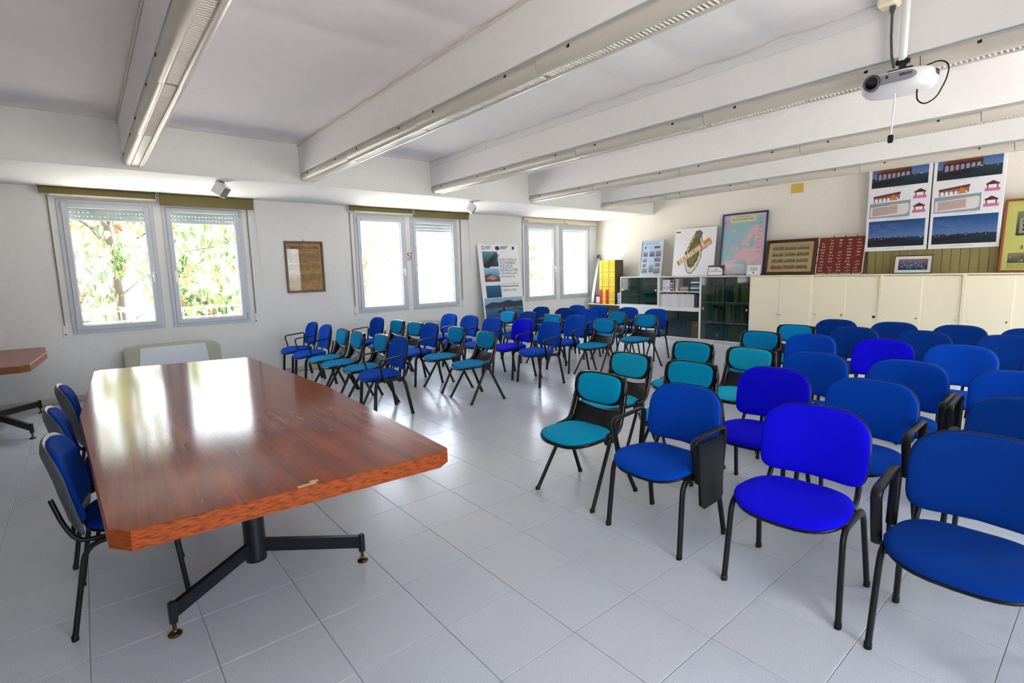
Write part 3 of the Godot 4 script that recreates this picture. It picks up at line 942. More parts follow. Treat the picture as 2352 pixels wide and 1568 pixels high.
func build_chairs() -> void:
	var protos := {}
	var words := {"b": "blue", "d": "dark blue", "v": "vivid ultramarine", "t": "turquoise", "s": "teal", "l": "pale turquoise"}
	var rows := seat_rows()
	for blk in ["R", "L"]:
		for r in rows[blk].size():
			var row: Array = rows[blk][r]
			for k in row.size():
				var e: Array = row[k]
				var shell: bool = e[0] == "t"
				var arms: String = e[5]
				var key := "shell_back_chair" if shell else "visitor_chair" + arms
				var label := "%s %s, %s row, %s block, %s seat from aisle" % [words[e[1]], "padded black shell chair" if shell else "fabric chair", ORD[r], "window-side" if blk == "L" else "inner", ORD[k]]
				var stem := "shell_back_chair" if shell else "visitor_chair"
				var o: Node3D
				if protos.has(key):
					o = copy_of(protos[key], label, Vector3.ZERO)
				else:
					o = shell_chair(stem) if shell else visitor_chair(stem, arms.replace("T", ""), arms.contains("T"), M.black_plastic, M.black_metal)
					o.set_meta("stem", stem)
					o.set_meta("label", label)
					protos[key] = o
				o.set_meta("group", "chairs of the %s block" % ("window-side" if blk == "L" else "inner"))
				var yaw := deg_to_rad(e[4])
				# the table gives where the top of the back stands; the seat lies in front of it
				var off := Basis(Vector3.UP, yaw) * Vector3(0.19 if shell else 0.255, 0, 0)
				o.position = Vector3(e[2] - off.x, 0, e[3] - off.z)
				o.rotation.y = yaw
				for c in o.get_children():
					var cn := String(c.name)
					if cn == "seat" or cn == "backrest": c.material_override = M.fabric[e[1]]
	# three chairs pushed up to the large table, their backs to the wall
	var ts := [[-1.02, -0.83, 180 - 3], [-1.045, -1.58, 180 + 2], [-1.02, -2.40, 180 + 1]]
	var tl := ["blue chair with grey plastic back, tucked under the near end of the conference table", "blue chair with grey plastic back, tucked under the table between two like it", "blue chair with grey plastic back, tucked under the table end facing the windows"]
	var pr: Node3D = null
	for k in 3:
		var o: Node3D
		if pr == null:
			pr = visitor_chair("table_chair", "", false, M.grey_plastic, M.black_metal, true)
			pr.set_meta("stem", "table_chair")
			o = pr
		else:
			o = copy_of(pr, "", Vector3.ZERO)
		o.set_meta("label", tl[k])
		o.set_meta("group", "chairs at the conference table")
		o.position = Vector3(ts[k][0], 0, ts[k][1])
		o.rotation.y = deg_to_rad(ts[k][2])
		for c in o.get_children():
			var cn := String(c.name)
			if cn == "seat" or cn == "backrest": c.material_override = M.fabric.d

# ---------------------------------------------------------------- outdoors
func leaf_mesh() -> ArrayMesh:
	# lobed plane-tree leaf, folded a little along its midrib
	var half := [Vector2(0.0, -0.42), Vector2(0.16, -0.40), Vector2(0.44, -0.22), Vector2(0.30, -0.08), Vector2(0.56, 0.16), Vector2(0.26, 0.16), Vector2(0.22, 0.34), Vector2(0.0, 0.62)]
	var st := st_new()
	for s in [-1.0, 1.0]:
		for i in range(0, half.size() - 1):
			var a: Vector2 = half[i]
			var b: Vector2 = half[i + 1]
			var A := Vector3(a.x * s, absf(a.x) * 0.25, a.y)
			var B := Vector3(b.x * s, absf(b.x) * 0.25, b.y)
			tri(st, Vector3(0, 0, 0.05), A, B, 1)
	return done(st)

func tree(label: String, at: Vector3, height: float, clumps: Array, n: int, size: float, cols: Array, sd: int, lm: ArrayMesh) -> void:
	var t := thing("plane_tree", label, "tree", at, 0.0, "trees outside the windows")
	var r := RandomNumberGenerator.new()
	r.seed = sd
	put("trunk", tube_mesh([Vector3(0, -0.2, 0), Vector3(0.05, height * 0.3, 0.03), Vector3(-0.04, height * 0.6, 0), Vector3(0.02, height, 0.02)], 0.13, 0.13, 10), M.bark, t)
	for c in clumps:
		var e: Vector3 = c[0]
		var b0 := Vector3(0, clampf(e.y - 0.6, 0.5, height * 0.9), 0)
		put("branch", tube_mesh([b0, b0.lerp(e, 0.5) + Vector3(0, 0.12, 0.05), e], 0.022, 0.022, 6), M.bark, t)
	var mm := MultiMesh.new()
	mm.transform_format = MultiMesh.TRANSFORM_3D
	mm.use_colors = true
	mm.mesh = lm
	mm.instance_count = n
	for i in n:
		var c: Array = clumps[r.randi() % clumps.size()]
		var d := Vector3(r.randfn(), r.randfn(), r.randfn()) * 0.5
		var p: Vector3 = c[0] + Vector3(d.x * c[1].x, d.y * c[1].y, d.z * c[1].z)
		var b := Basis.from_euler(Vector3(r.randf_range(0.5, 2.4), r.randf() * TAU, r.randf_range(-0.7, 0.7)))
		mm.set_instance_transform(i, Transform3D(b.scaled(Vector3.ONE * size * r.randf_range(0.65, 1.2)), p))
		var k: Color = cols[r.randi() % cols.size()]
		mm.set_instance_color(i, k * r.randf_range(0.75, 1.25))
	var mi := MultiMeshInstance3D.new()
	mi.multimesh = mm
	mi.material_override = M.leaf
	mi.name = "foliage"
	t.add_child(mi, true)
	tag(mi, "", "", "", "stuff")

func build_outdoors() -> void:
	M.paving = tri_tex(mat(Color(0.80, 0.79, 0.77), 0.9), noise_tex(0.02, 256, FastNoiseLite.TYPE_SIMPLEX, 4, ramp([[0.0, Color(0.85, 0.85, 0.85)], [1.0, Color(1, 1, 1)]]), 41), 0.4)
	M.bark = mat(Color(0.33, 0.30, 0.26), 0.9)
	M.leaf = mat(Color.WHITE, 0.7, 0.0, 0.3)
	M.leaf.vertex_color_use_as_albedo = true
	M.leaf.backlight_enabled = true
	M.leaf.backlight = Color(0.6, 0.6, 0.5)
	M.rail_white = mat(Color(0.86, 0.86, 0.86), 0.5)
	M.house = mat(Color(0.72, 0.45, 0.38), 0.9)
	M.house_pale = mat(Color(0.80, 0.79, 0.76), 0.9)
	M.roof = mat(Color(0.60, 0.30, 0.22), 0.9)
	M.far_glass = mat(Color(0.25, 0.28, 0.30), 0.2)
	var g := put("ground", boxc(Vector3(-40, -0.6, -60), Vector3(50, -0.35, ZA - 0.301)), M.paving)
	tag(g, "pale paved ground outside the windows", "", "", "structure")
	var g2 := put("ground", boxc(Vector3(-40, -0.6, ZB + 0.301), Vector3(50, -0.35, 45)), M.paving)
	tag(g2, "pale paved ground behind the building", "", "", "structure")
	# white grid railing
	var rl := thing("railing", "white metal grid railing standing outside the windows", "railing", Vector3(1.6, -0.35, -8.6))
	for y in [0.45, 1.22, 1.39]:
		put("rail", box(Vector3(17.0, 0.022, 0.022)), M.rail_white, rl, Vector3(0, y, 0))
	var bar := box(Vector3(0.016, 1.36, 0.016))
	for k in 96:
		put("bar", bar, M.rail_white, rl, Vector3(-8.45 + k * 0.178, 0.70, 0))
	var lm := leaf_mesh()
	var green := Color(0.13, 0.20, 0.085)
	var lime := Color(0.19, 0.25, 0.09)
	var gold := Color(0.33, 0.27, 0.10)
	var rust := Color(0.29, 0.18, 0.115)
	tree("leafy plane tree turning yellow, outside the windows above the large table", Vector3(-0.6, -0.35, -11.0), 5.2, [
		[Vector3(-1.3, 3.4, 0.4), Vector3(0.9, 0.7, 0.6)], [Vector3(-0.5, 3.1, 0.8), Vector3(0.8, 0.6, 0.6)], [Vector3(0.4, 3.5, 0.5), Vector3(0.9, 0.6, 0.6)], [Vector3(1.2, 3.0, 0.6), Vector3(0.8, 0.7, 0.6)], [Vector3(1.9, 2.6, 0.3), Vector3(0.6, 0.7, 0.5)],
		[Vector3(0.9, 2.1, 1.0), Vector3(0.6, 0.5, 0.5)], [Vector3(-0.9, 1.9, 1.0), Vector3(0.5, 0.35, 0.5)], [Vector3(0.0, 2.3, 1.2), Vector3(0.5, 0.4, 0.4)], [Vector3(1.1, 1.5, 0.9), Vector3(0.55, 0.35, 0.4)], [Vector3(-0.4, 1.45, 1.1), Vector3(0.5, 0.3, 0.4)], [Vector3(-1.6, 1.6, 0.8), Vector3(0.5, 0.5, 0.5)], [Vector3(-2.0, 2.6, 0.6), Vector3(0.6, 0.8, 0.5)], [Vector3(-0.6, 0.95, 0.9), Vector3(0.7, 0.3, 0.4)], [Vector3(1.3, 0.95, 0.8), Vector3(0.8, 0.35, 0.4)], [Vector3(1.9, 1.2, 0.4), Vector3(0.5, 0.4, 0.4)]], 1500, 0.19, [green, green, green, lime, lime, gold, rust], 5, lm)
	tree("thin yellowing plane tree seen through the middle windows", Vector3(6.6, -0.35, -15.5), 4.6, [
		[Vector3(-0.5, 3.0, 0.2), Vector3(0.9, 0.8, 0.6)], [Vector3(0.5, 2.6, 0.3), Vector3(0.9, 0.7, 0.6)], [Vector3(0.0, 1.7, 0.4), Vector3(0.8, 0.5, 0.5)], [Vector3(-0.9, 1.9, 0.4), Vector3(0.6, 0.5, 0.5)]], 320, 0.19, [lime, gold, gold, rust], 6, lm)
	tree("small rust coloured tree seen through the corner windows", Vector3(15.2, -0.35, -16.5), 3.6, [
		[Vector3(-0.4, 2.2, 0.2), Vector3(0.7, 0.6, 0.6)], [Vector3(0.4, 1.7, 0.3), Vector3(0.7, 0.5, 0.6)], [Vector3(0.2, 2.8, 0.3), Vector3(0.6, 0.5, 0.5)]], 240, 0.20, [gold, rust, rust, lime], 7, lm)
	# low houses beyond the trees
	house("pink house with a tiled roof beyond the railing", Vector3(6.2, -0.35, -22.0), Vector3(6.5, 1.25, 4.0), 1.3, M.house)
	house("pale house with a tiled roof far behind the yellow trees", Vector3(-5.5, -0.35, -27.0), Vector3(9.0, 2.6, 5.0), 1.6, M.house_pale)
	house("long pale house seen behind the rust coloured tree", Vector3(19.0, -0.35, -28.0), Vector3(10.0, 2.2, 5.0), 1.4, M.house_pale)

func house(label: String, at: Vector3, s: Vector3, rise: float, wall_m: Material) -> void:
	var h := thing("house", label, "building", at, 0.0, "houses beyond the railing")
	put("walls", box(s, 0.0, Vector3(0, s.y * 0.5, 0)), wall_m, h)
	var e := 0.35
	put("roof", prism_mesh(PackedVector2Array([Vector2(-s.z * 0.5 - e, s.y - 0.1), Vector2(s.z * 0.5 + e, s.y - 0.1), Vector2(0, s.y + rise)]), -s.x * 0.5 - e, s.x * 0.5 + e, Transform3D(Basis(Vector3(0, 0, 1), Vector3(0, 1, 0), Vector3(-1, 0, 0)), Vector3.ZERO)), M.roof, h)
	var n := int(s.x / 1.7)
	for k in n:
		var w := put("window", box(Vector3(0.8, minf(1.0, s.y * 0.55), 0.06), 0.01), M.rail_white, h, Vector3(-s.x * 0.5 + (k + 0.5) * s.x / n, s.y * 0.55, s.z * 0.5 + 0.02))
		put("pane", box(Vector3(0.66, minf(0.86, s.y * 0.46), 0.02)), M.far_glass, w, Vector3(0, 0, 0.03))

# ---------------------------------------------------------------- fittings on ceiling and window wall
func build_light_channels() -> void:
	var prof := PackedVector2Array([Vector2(0.0, 0.082), Vector2(0.0, 0.052), Vector2(0.006, 0.030), Vector2(0.020, 0.012), Vector2(0.040, 0.003), Vector2(0.058, 0.0), Vector2(0.066, 0.004), Vector2(0.070, 0.020), Vector2(0.132, 0.020), Vector2(0.136, 0.004), Vector2(0.144, 0.0), Vector2(0.162, 0.003), Vector2(0.182, 0.012), Vector2(0.196, 0.030), Vector2(0.202, 0.052), Vector2(0.202, 0.082)])
	var seg := 1.50
	var hm := prism_mesh(prof, 0.0, seg - 0.005, Transform3D(), 1)
	var lv := st_new()
	var z := 0.02
	while z < seg - 0.03:
		bx(lv, Vector3(0.101, 0.0125, z), Vector3(0.066, 0.013, 0.009), 0.002)
		z += 0.0265
	var lvm := done(lv)
	var clip := st_new()
	bx(clip, Vector3(0, 0, 0), Vector3(0.006, 0.016, 0.022), 0.002)
	bx(clip, Vector3(0.004, 0.008, 0.006), Vector3(0.012, 0.006, 0.006))
	var clipm := done(clip)
	var cap := prism_mesh(prof, -0.004, 0.0)
	var where := ["first beam, above the large table", "second beam from the table end", "third beam, behind the projector", "fourth beam from the table end", "beam nearest the cabinets"]
	for b in 5:
		var x: float = BEAMS[b + 2] + 0.006
		var t := thing("light_channel", "cream ribbed ceiling light channel, switched off, under the " + where[b], "light fixture", Vector3(x, BEAM_Y - 0.106, ZF), 0.0, "ceiling light channels")
		put("rail", boxc(Vector3(0.010, 0.082, 0.002), Vector3(0.192, 0.106, ZB - ZF - 0.01), 0.003), M.fixture_rail, t)
		var k := 0
		var zz := 0.005
		while zz < ZB - ZF - 0.4:
			put("housing", hm, M.fixture, t, Vector3(0, 0, zz))
			if k > 0: tag(put("louver", lvm, M.louver, t, Vector3(0, 0, zz)), "", "", "", "stuff")
			else: put("cover_strip", boxc(Vector3(0.071, 0.008, 0.0), Vector3(0.131, 0.020, seg - 0.005), 0.003), M.louver, t, Vector3(0, 0, zz))
			for f in [0.28, 1.2]:
				put("clip", clipm, M.dark, t, Vector3(-0.002, 0.070, zz + f))
				put("clip", clipm, M.dark, t, Vector3(0.204, 0.070, zz + f), Basis(Vector3.UP, PI))
			zz += seg
			k += 1
		put("end_cap", cap, M.fixture, t, Vector3(0, 0, 0.004))
	# cable lines where ceiling and beams meet
	var c1 := put("trim_1", boxc(Vector3(BEAMS[3] - 0.016, CEIL - 0.03, ZF), Vector3(BEAMS[3] - 0.0005, CEIL - 0.016, ZB), 0.004), M.cream_bar)
	tag(c1, "thin cream cable strip along the top of the second beam", "", "", "structure")
	var c2 := put("trim_2", boxc(Vector3(BEAMS[2] - 0.014, CEIL - 0.03, ZF), Vector3(BEAMS[2] - 0.0005, CEIL - 0.016, ZB), 0.004), M.cream_bar)
	tag(c2, "thin cream cable strip along the top of the first beam", "", "", "structure")
	var st := st_new()
	bc(st, Vector3(BEAMS[4] - 0.012, CEIL - 0.085, ZF), Vector3(BEAMS[4] - 0.0005, CEIL - 0.012, 0.96), 0.003)
	var c3 := put("trim_3", done(st), M.white_paint)
	tag(c3, "white cover strip along the top of the third beam", "", "", "structure")
	var zk := ZF + 0.5
	while zk < 0.9:
		put("joint_cover", box(Vector3(0.002, 0.070, 0.010)), M.white_paint, c3, Vector3(BEAMS[4] - 0.0131, CEIL - 0.049, zk))
		zk += 0.95

func build_projector() -> void:
	var at := Vector3(3.0, 2.645, 1.14)
	var t := thing("projector", "white and silver ceiling projector with round lens, hung on a white pole", "projector", at)
	# body: rounded lozenge, long along z; front towards -x
	var bo := super_outline(0.192, 0.145, 2.6, 44)
	var pl := func(p: Vector2, h: float) -> Vector3: return Vector3(p.y + 0.02, h, p.x)
	put("body", pad_mesh(bo, [[0.0, -0.055], [0.70, -0.055], [0.90, -0.047], [0.985, -0.028], [1.0, -0.005], [1.0, 0.012], [0.98, 0.034], [0.90, 0.048], [0.70, 0.053], [0.0, 0.053]], pl), M.white_paint, t)
	# silver front band
	var fb := st_new()
	var n := 20
	for i in n:
		var z0 := lerpf(-0.150, 0.120, float(i) / n)
		var z1 := lerpf(-0.150, 0.120, float(i + 1) / n)
		var fx := func(z: float) -> float: return 0.02 - 0.1465 * pow(1.0 - pow(absf(z) / 0.192, 2.6), 1.0 / 2.6) - 0.003
		var e0 := 0.030 * sqrt(maxf(0.0, 1.0 - pow(absf(z0 + 0.015) / 0.136, 6.0)))
		var e1 := 0.030 * sqrt(maxf(0.0, 1.0 - pow(absf(z1 + 0.015) / 0.136, 6.0)))
		quad(fb, Vector3(fx.call(z1), -e1 + 0.006, z1), Vector3(fx.call(z0), -e0 + 0.006, z0), Vector3(fx.call(z0), e0 + 0.006, z0), Vector3(fx.call(z1), e1 + 0.006, z1), 1)
	M.silver = mat(Color(0.62, 0.63, 0.67), 0.3, 0.6)
	put("front_band", done(fb), M.silver, t)
	var lb := Basis(Vector3(0, 0, 1), PI / 2.0)
	var ln := put("lens_ring", lathe_mesh([Vector2(0.048, -0.02), Vector2(0.048, 0.012), Vector2(0.042, 0.018), Vector2(0.036, 0.010), Vector2(0.034, -0.01), Vector2(0, -0.012)], 28, Vector3(-0.118, 0.004, -0.105), Basis(Vector3(0, 0, 1), PI / 2.0)), M.grey_plastic, t)
	M.lens = mat(Color(0.012, 0.010, 0.014), 0.05)
	put("lens", lathe_mesh([Vector2(0.035, -0.002), Vector2(0.028, 0.006), Vector2(0.015, 0.010), Vector2(0, 0.011)], 24, Vector3(-0.122, 0.004, -0.105), lb), M.lens, ln)
	put("sensor", lathe_mesh([Vector2(0.010, -0.004), Vector2(0.010, 0.003), Vector2(0, 0.005)], 14, Vector3(-0.126, 0.016, -0.025), lb), M.lens, t)
	txt("EPSON", 0.020, M.ink, t, Vector3(-0.1325, 0.012, 0.070), Basis(Vector3.UP, -PI / 2.0), true)
	var vent := st_new()
	for k in 8: bx(vent, Vector3(-0.045 + k * 0.016, 0.018, 0.1935 - 0.0015 * absf(k - 4) * absf(k - 4)), Vector3(0.004, 0.030, 0.010))
	tag(put("vent", done(vent), M.grey_plastic, t), "", "", "", "stuff")
	var br := st_new()
	bx(br, Vector3(0.01, 0.062, 0.02), Vector3(0.15, 0.014, 0.13), 0.003)
	tube(br, [Vector3(0.01, 0.065, 0.015), Vector3(0.01, 0.135, 0.015)], 0.020, 0.020, 12)
	bx(br, Vector3(0.01, 0.125, 0.015), Vector3(0.03, 0.03, 0.075), 0.006)
	put("bracket", done(br), M.black_metal, t)
	put("pole", tube_mesh([Vector3(0.01, 0.13, 0.012), Vector3(0.01, CEIL - at.y, 0.012)], 0.022, 0.022, 14), M.white_paint, t)
	var cb := thing("power_cable", "black power cable looping from the projector", "cable", at)
	put("cord", tube_mesh(rounded([Vector3(0.04, 0.072, 0.10), Vector3(0.03, 0.085, 0.20), Vector3(0.02, 0.045, 0.245), Vector3(0.015, -0.03, 0.240), Vector3(0.0, -0.135, 0.20), Vector3(-0.01, -0.165, 0.145), Vector3(-0.01, -0.13, 0.105), Vector3(0.0, -0.062, 0.10)], 0.06, 5), 0.0042, 0.0042, 8), M.black_plastic, cb)
	var wc := thing("video_cable", "white cable with a black plug hanging below the projector", "cable", at)
	put("cord", tube_mesh([Vector3(0.0, -0.05, -0.012), Vector3(0.004, -0.15, -0.014), Vector3(-0.002, -0.25, -0.016), Vector3(0.0, -0.305, -0.018)], 0.0050, 0.0050, 8), M.white_paint, wc)
	put("plug", box(Vector3(0.020, 0.050, 0.030), 0.006), M.black_plastic, wc, Vector3(0, -0.33, -0.019))
	var jb := thing("junction_box", "cream electrical junction box on the ceiling beside the projector pole", "box", Vector3(3.085, CEIL - 0.002, 1.04))
	put("case", box(Vector3(0.11, 0.06, 0.11), 0.014, Vector3(0, -0.03, 0)), M.cream, jb)
	put("gland", lathe_mesh([Vector2(0, -0.10), Vector2(0.012, -0.10), Vector2(0.013, -0.085), Vector2(0.017, -0.083), Vector2(0.017, -0.06), Vector2(0, -0.06)], 12, Vector3(0.0, 0, 0.02)), M.grey_plastic, jb)
	put("conduit", tube_mesh([Vector3(0.0, -0.09, 0.02), Vector3(-0.005, -0.25, 0.025), Vector3(-0.01, -0.36, 0.035), Vector3(-0.04, -0.45, 0.06)], 0.008, 0.008, 8), M.grey_plastic, jb)

func build_window_fittings() -> void:
	# roller blinds; [x0, x1, lower edge of the cloth, pale bar shown]
	var bl := [[-1.372, -0.172, 2.628, true, "with its pale bar showing, above the left casement by the large table"], [-0.150, 1.050, 2.560, false, "with cloth hanging lower, above the right casement by the large table"],
		[2.520, 3.752, 2.632, true, "with its pale bar showing, left above the no smoking sticker"], [3.772, 5.004, 2.590, false, "right of the pair above the no smoking sticker"],
		[6.470, 7.690, 2.640, true, "with pale cover, above the left casement next to the corner"], [7.710, 8.840, 2.630, true, "above the casement in the corner by the cabinets"]]
	for k in bl.size():
		var e: Array = bl[k]
		var m: Material = M.olive if k < 4 else M.cream_dark
		var xm: float = (e[0] + e[1]) * 0.5
		var w: float = e[1] - e[0]
		var t := thing("roller_blind", ("olive" if k < 4 else "cream") + " roller blind " + e[4], "blind", Vector3(xm, 0, ZA), 0.0, "roller blinds over the windows")
		put("roller_tube", tube_mesh([Vector3(-w * 0.5 + 0.01, 2.678, 0.062), Vector3(w * 0.5 - 0.01, 2.678, 0.062)], 0.030, 0.030, 16, Vector3.UP), m, t)
		put("head_rail", boxc(Vector3(-w * 0.5, 2.704, 0.002), Vector3(w * 0.5, SOFFIT - 0.001, 0.118), 0.002), M.cream_dark if k >= 4 else M.olive, t)
		put("cloth", boxc(Vector3(-w * 0.5 + 0.012, e[2], 0.0925), Vector3(w * 0.5 - 0.012, 2.700, 0.0945)), m, t)
		var by: float = e[2]
		put("bottom_bar", boxc(Vector3(-w * 0.5 + (0.10 if e[3] else 0.012), by - 0.026 if e[3] else by - 0.006, 0.080), Vector3(w * 0.5 - 0.012, by + (-0.001 if e[3] else 0.004), 0.1), 0.004), M.cream_bar if e[3] else m, t)
		for s in [-1.0, 1.0]:
			put("bracket", boxc(Vector3(s * (w * 0.5 + 0.001), 2.63, 0.012), Vector3(s * (w * 0.5 - 0.005), 2.712, 0.10), 0.002), M.white_paint, t)
		if k != 1 and k != 3: continue
		put("bead_chain", tube_mesh(rounded([Vector3(w * 0.5 + 0.012, 2.67, 0.04), Vector3(w * 0.5 + 0.030, 1.60, 0.03), Vector3(w * 0.5 + 0.045, 1.55, 0.03), Vector3(w * 0.5 + 0.060, 1.60, 0.03), Vector3(w * 0.5 + 0.020, 2.67, 0.05)], 0.03, 4), 0.0035, 0.0035, 6), M.white_paint, t)
	# fan coil units under the windows
	fan_coil("cream and white fan coil heater on the wall behind the large table", Vector3(-0.175, 0.10, ZA), 1.155, 0.56)
	fan_coil("cream and white fan coil heater behind the chairs under the middle windows", Vector3(3.80, 0.10, ZA), 0.95, 0.54)
	# framed notice
	var pic := thing("framed_notice", "dark wood framed yellowed printed notice hanging on a nail between windows", "picture", Vector3(1.765, 1.695, ZA))
	var fw := 0.612
	var fh := 0.826
	M.frame_red = mat(Color(0.30, 0.095, 0.05), 0.3)
	put("frame", ring_mesh(-fw * 0.5, fw * 0.5, -fh * 0.5, fh * 0.5, 0.034, 0.003, 0.026, 0.005), M.frame_red, pic)
	M.old_paper = tri_tex(mat(Color(0.72, 0.57, 0.30), 0.8), noise_tex(0.02, 256, FastNoiseLite.TYPE_SIMPLEX, 4, ramp([[0.0, Color(0.8, 0.78, 0.72)], [1.0, Color(1, 1, 1)]]), 61), 1.5)
	put("paper", box(Vector3(fw - 0.05, fh - 0.05, 0.004)), M.old_paper, pic, Vector3(0, 0, 0.008))
	txt("CAMERA DEL LAVORO", 0.066, M.ink, pic, Vector3(0.006, 0.312, 0.0108), Basis().scaled(Vector3(0.70, 1.0, 1.0)), true)
	txt("ai lavoratori della pesca", 0.024, M.ink, pic, Vector3(0, 0.268, 0.0108))
	var lines := st_new()
	var rr := RandomNumberGenerator.new()
	rr.seed = 4
	for blk in [[0.205, 8, 0.50], [0.03, 5, 0.50], [-0.13, 7, 0.48]]:
		for q in blk[1]:
			var yy: float = blk[0] - q * 0.0185
			var xx := -0.25
			while xx < 0.24:
				var ww := rr.randf_range(0.015, 0.06)
				var x1 := minf(xx + ww, 0.245)
				if not (q == blk[1] - 1 and xx > 0.05): bc(lines, Vector3(xx, yy, 0.0104), Vector3(x1, yy + 0.0065, 0.0108))
				xx += ww + 0.010
	tag(put("small_print", done(lines), M.ink, pic), "", "", "", "stuff")
	var gp := st_new()
	var gx := fw * 0.5 - 0.03
	var gy := fh * 0.5 - 0.03
	quad(gp, Vector3(-gx, -gy, 0.016), Vector3(gx, -gy, 0.016), Vector3(gx, gy, 0.016), Vector3(-gx, gy, 0.016))
	put("glass", done(gp), M.pane_pic, pic)
	put("nail", tube_mesh([Vector3(-0.004, fh * 0.5, 0.004), Vector3(-0.004, fh * 0.5 + 0.030, 0.006)], 0.005), M.dark, pic)
	# no smoking sticker
	var ns := thing("no_smoking_sign", "round red no smoking sticker between the middle windows", "sign", Vector3(3.676, 1.876, ZA))
	var zb := Basis(Vector3.RIGHT, PI / 2.0)
	M.sign_red = mat(Color(0.62, 0.05, 0.10), 0.5)
	put("disc", lathe_mesh([Vector2(0, 0.0), Vector2(0.062, 0.0), Vector2(0.062, 0.0015), Vector2(0, 0.0015)], 32, Vector3.ZERO, zb), M.white_print, ns)
	put("ring", lathe_mesh([Vector2(0.046, 0.0012), Vector2(0.046, 0.0025), Vector2(0.060, 0.0025), Vector2(0.060, 0.0012)], 32, Vector3.ZERO, zb), M.sign_red, ns)
	put("cigarette", box(Vector3(0.062, 0.010, 0.0012)), M.ink, ns, Vector3(0.002, -0.004, 0.0022))
	put("smoke", tube_mesh([Vector3(-0.024, 0.004, 0.002), Vector3(-0.030, 0.014, 0.002), Vector3(-0.022, 0.022, 0.002), Vector3(-0.026, 0.032, 0.002)], 0.004, 0.0008, 6, Vector3(1, 0, 0)), M.ink, ns)
	put("slash", box(Vector3(0.100, 0.013, 0.0012)), M.sign_red, ns, Vector3(0, 0, 0.0030), Basis(Vector3(0, 0, 1), -PI / 4.0))
	txt("VIETATO FUMARE", 0.020, M.ink, ns, Vector3(0, -0.080, 0.001), Basis().scaled(Vector3(0.7, 1, 1)), true)
	# loudspeakers under the soffit
	for e in [[Vector3(0.36, SOFFIT, -5.05), 0.95, "small white loudspeaker under the soffit beside the olive blinds of the table window"], [Vector3(4.10, SOFFIT, -5.05), 0.9, "small white loudspeaker under the soffit at the end of the middle blinds"]]:
		var sp := thing("loudspeaker", e[2], "loudspeaker", e[0], e[1], "loudspeakers under the soffit")
		put("mount", box(Vector3(0.09, 0.022, 0.06), 0.003, Vector3(0, -0.0112, 0)), M.grey_plastic, sp)
		var yk := st_new()
		for s in [-1.0, 1.0]: bx(yk, Vector3(s * 0.088, -0.065, 0.0), Vector3(0.010, 0.10, 0.045), 0.004)
		bx(yk, Vector3(0, -0.020, 0), Vector3(0.18, 0.010, 0.045), 0.003)
		put("yoke", done(yk), M.white_paint, sp)
		var tilt := Transform3D(Basis(Vector3.RIGHT, 0.62), Vector3(0, -0.105, 0.0))
		var sh := PackedVector2Array([Vector2(-0.082, -0.06), Vector2(-0.06, -0.072), Vector2(0.06, -0.072), Vector2(0.082, -0.06), Vector2(0.082, 0.06), Vector2(0.06, 0.072), Vector2(-0.06, 0.072), Vector2(-0.082, 0.06)])
		var cab := st_new()
		prism(cab, sh, -0.06, 0.058, tilt)
		put("cabinet", done(cab), M.white_paint, sp)
		put("grille", box(Vector3(0.142, 0.122, 0.010), 0.008), M.speaker_grille, sp, tilt * Vector3(0, 0, 0.060), tilt.basis)
		put("badge", box(Vector3(0.020, 0.006, 0.003)), M.dark, sp, tilt * Vector3(0.045, -0.048, 0.066), tilt.basis)

func fan_coil(label: String, at: Vector3, w: float, h: float) -> void:
	var t := thing("fan_coil", label, "heater", at, 0.0, "heaters under the windows")
	var x := w * 0.5
	var o := PackedVector2Array([Vector2(-x + 0.01, 0), Vector2(x - 0.01, 0), Vector2(x, h * 0.5), Vector2(x - 0.008, h - 0.075), Vector2(x - 0.05, h - 0.030), Vector2(x - 0.16, h - 0.004), Vector2(x - 0.24, h), Vector2(-x + 0.24, h), Vector2(-x + 0.16, h - 0.004), Vector2(-x + 0.05, h - 0.030), Vector2(-x + 0.008, h - 0.075), Vector2(-x, h * 0.5)])
	put("casing", prism_mesh(o, 0.001, 0.20), M.coil_cream, t)
	var o2 := PackedVector2Array([Vector2(-x + 0.14, 0.012), Vector2(x - 0.14, 0.012), Vector2(x - 0.195, h - 0.030), Vector2(-x + 0.195, h - 0.030)])
	put("front_panel", prism_mesh(o2, 0.20, 0.232), M.coil_white, t)
	for s in [-1.0, 1.0]:
		var o3 := PackedVector2Array([Vector2(s * (x - 0.02), 0.012), Vector2(s * (x - 0.145), 0.012), Vector2(s * (x - 0.20), h - 0.022), Vector2(s * (x - 0.06), h - 0.050), Vector2(s * (x - 0.018), h - 0.085)])
		put("end_cover", prism_mesh(o3, 0.20, 0.226), M.coil_cream, t)
	var gr := st_new()
	for k in 24: bx(gr, Vector3(lerpf(-x + 0.25, x - 0.25, k / 23.0), h + 0.002, 0.10), Vector3(0.006, 0.006, 0.12))
	tag(put("grille", done(gr), M.coil_cream, t), "", "", "", "stuff")
	for s in [-1.0, 1.0]: put("leg", box(Vector3(0.07, 0.10, 0.12), 0.004, Vector3(s * (x - 0.12), -0.05, 0.09)), M.coil_cream, t)

# ---------------------------------------------------------------- drawing flat print
func pic(w: int, h: int, c: Color) -> Image:
	var im := Image.create(w, h, false, Image.FORMAT_RGB8)
	im.fill(c)
	return im

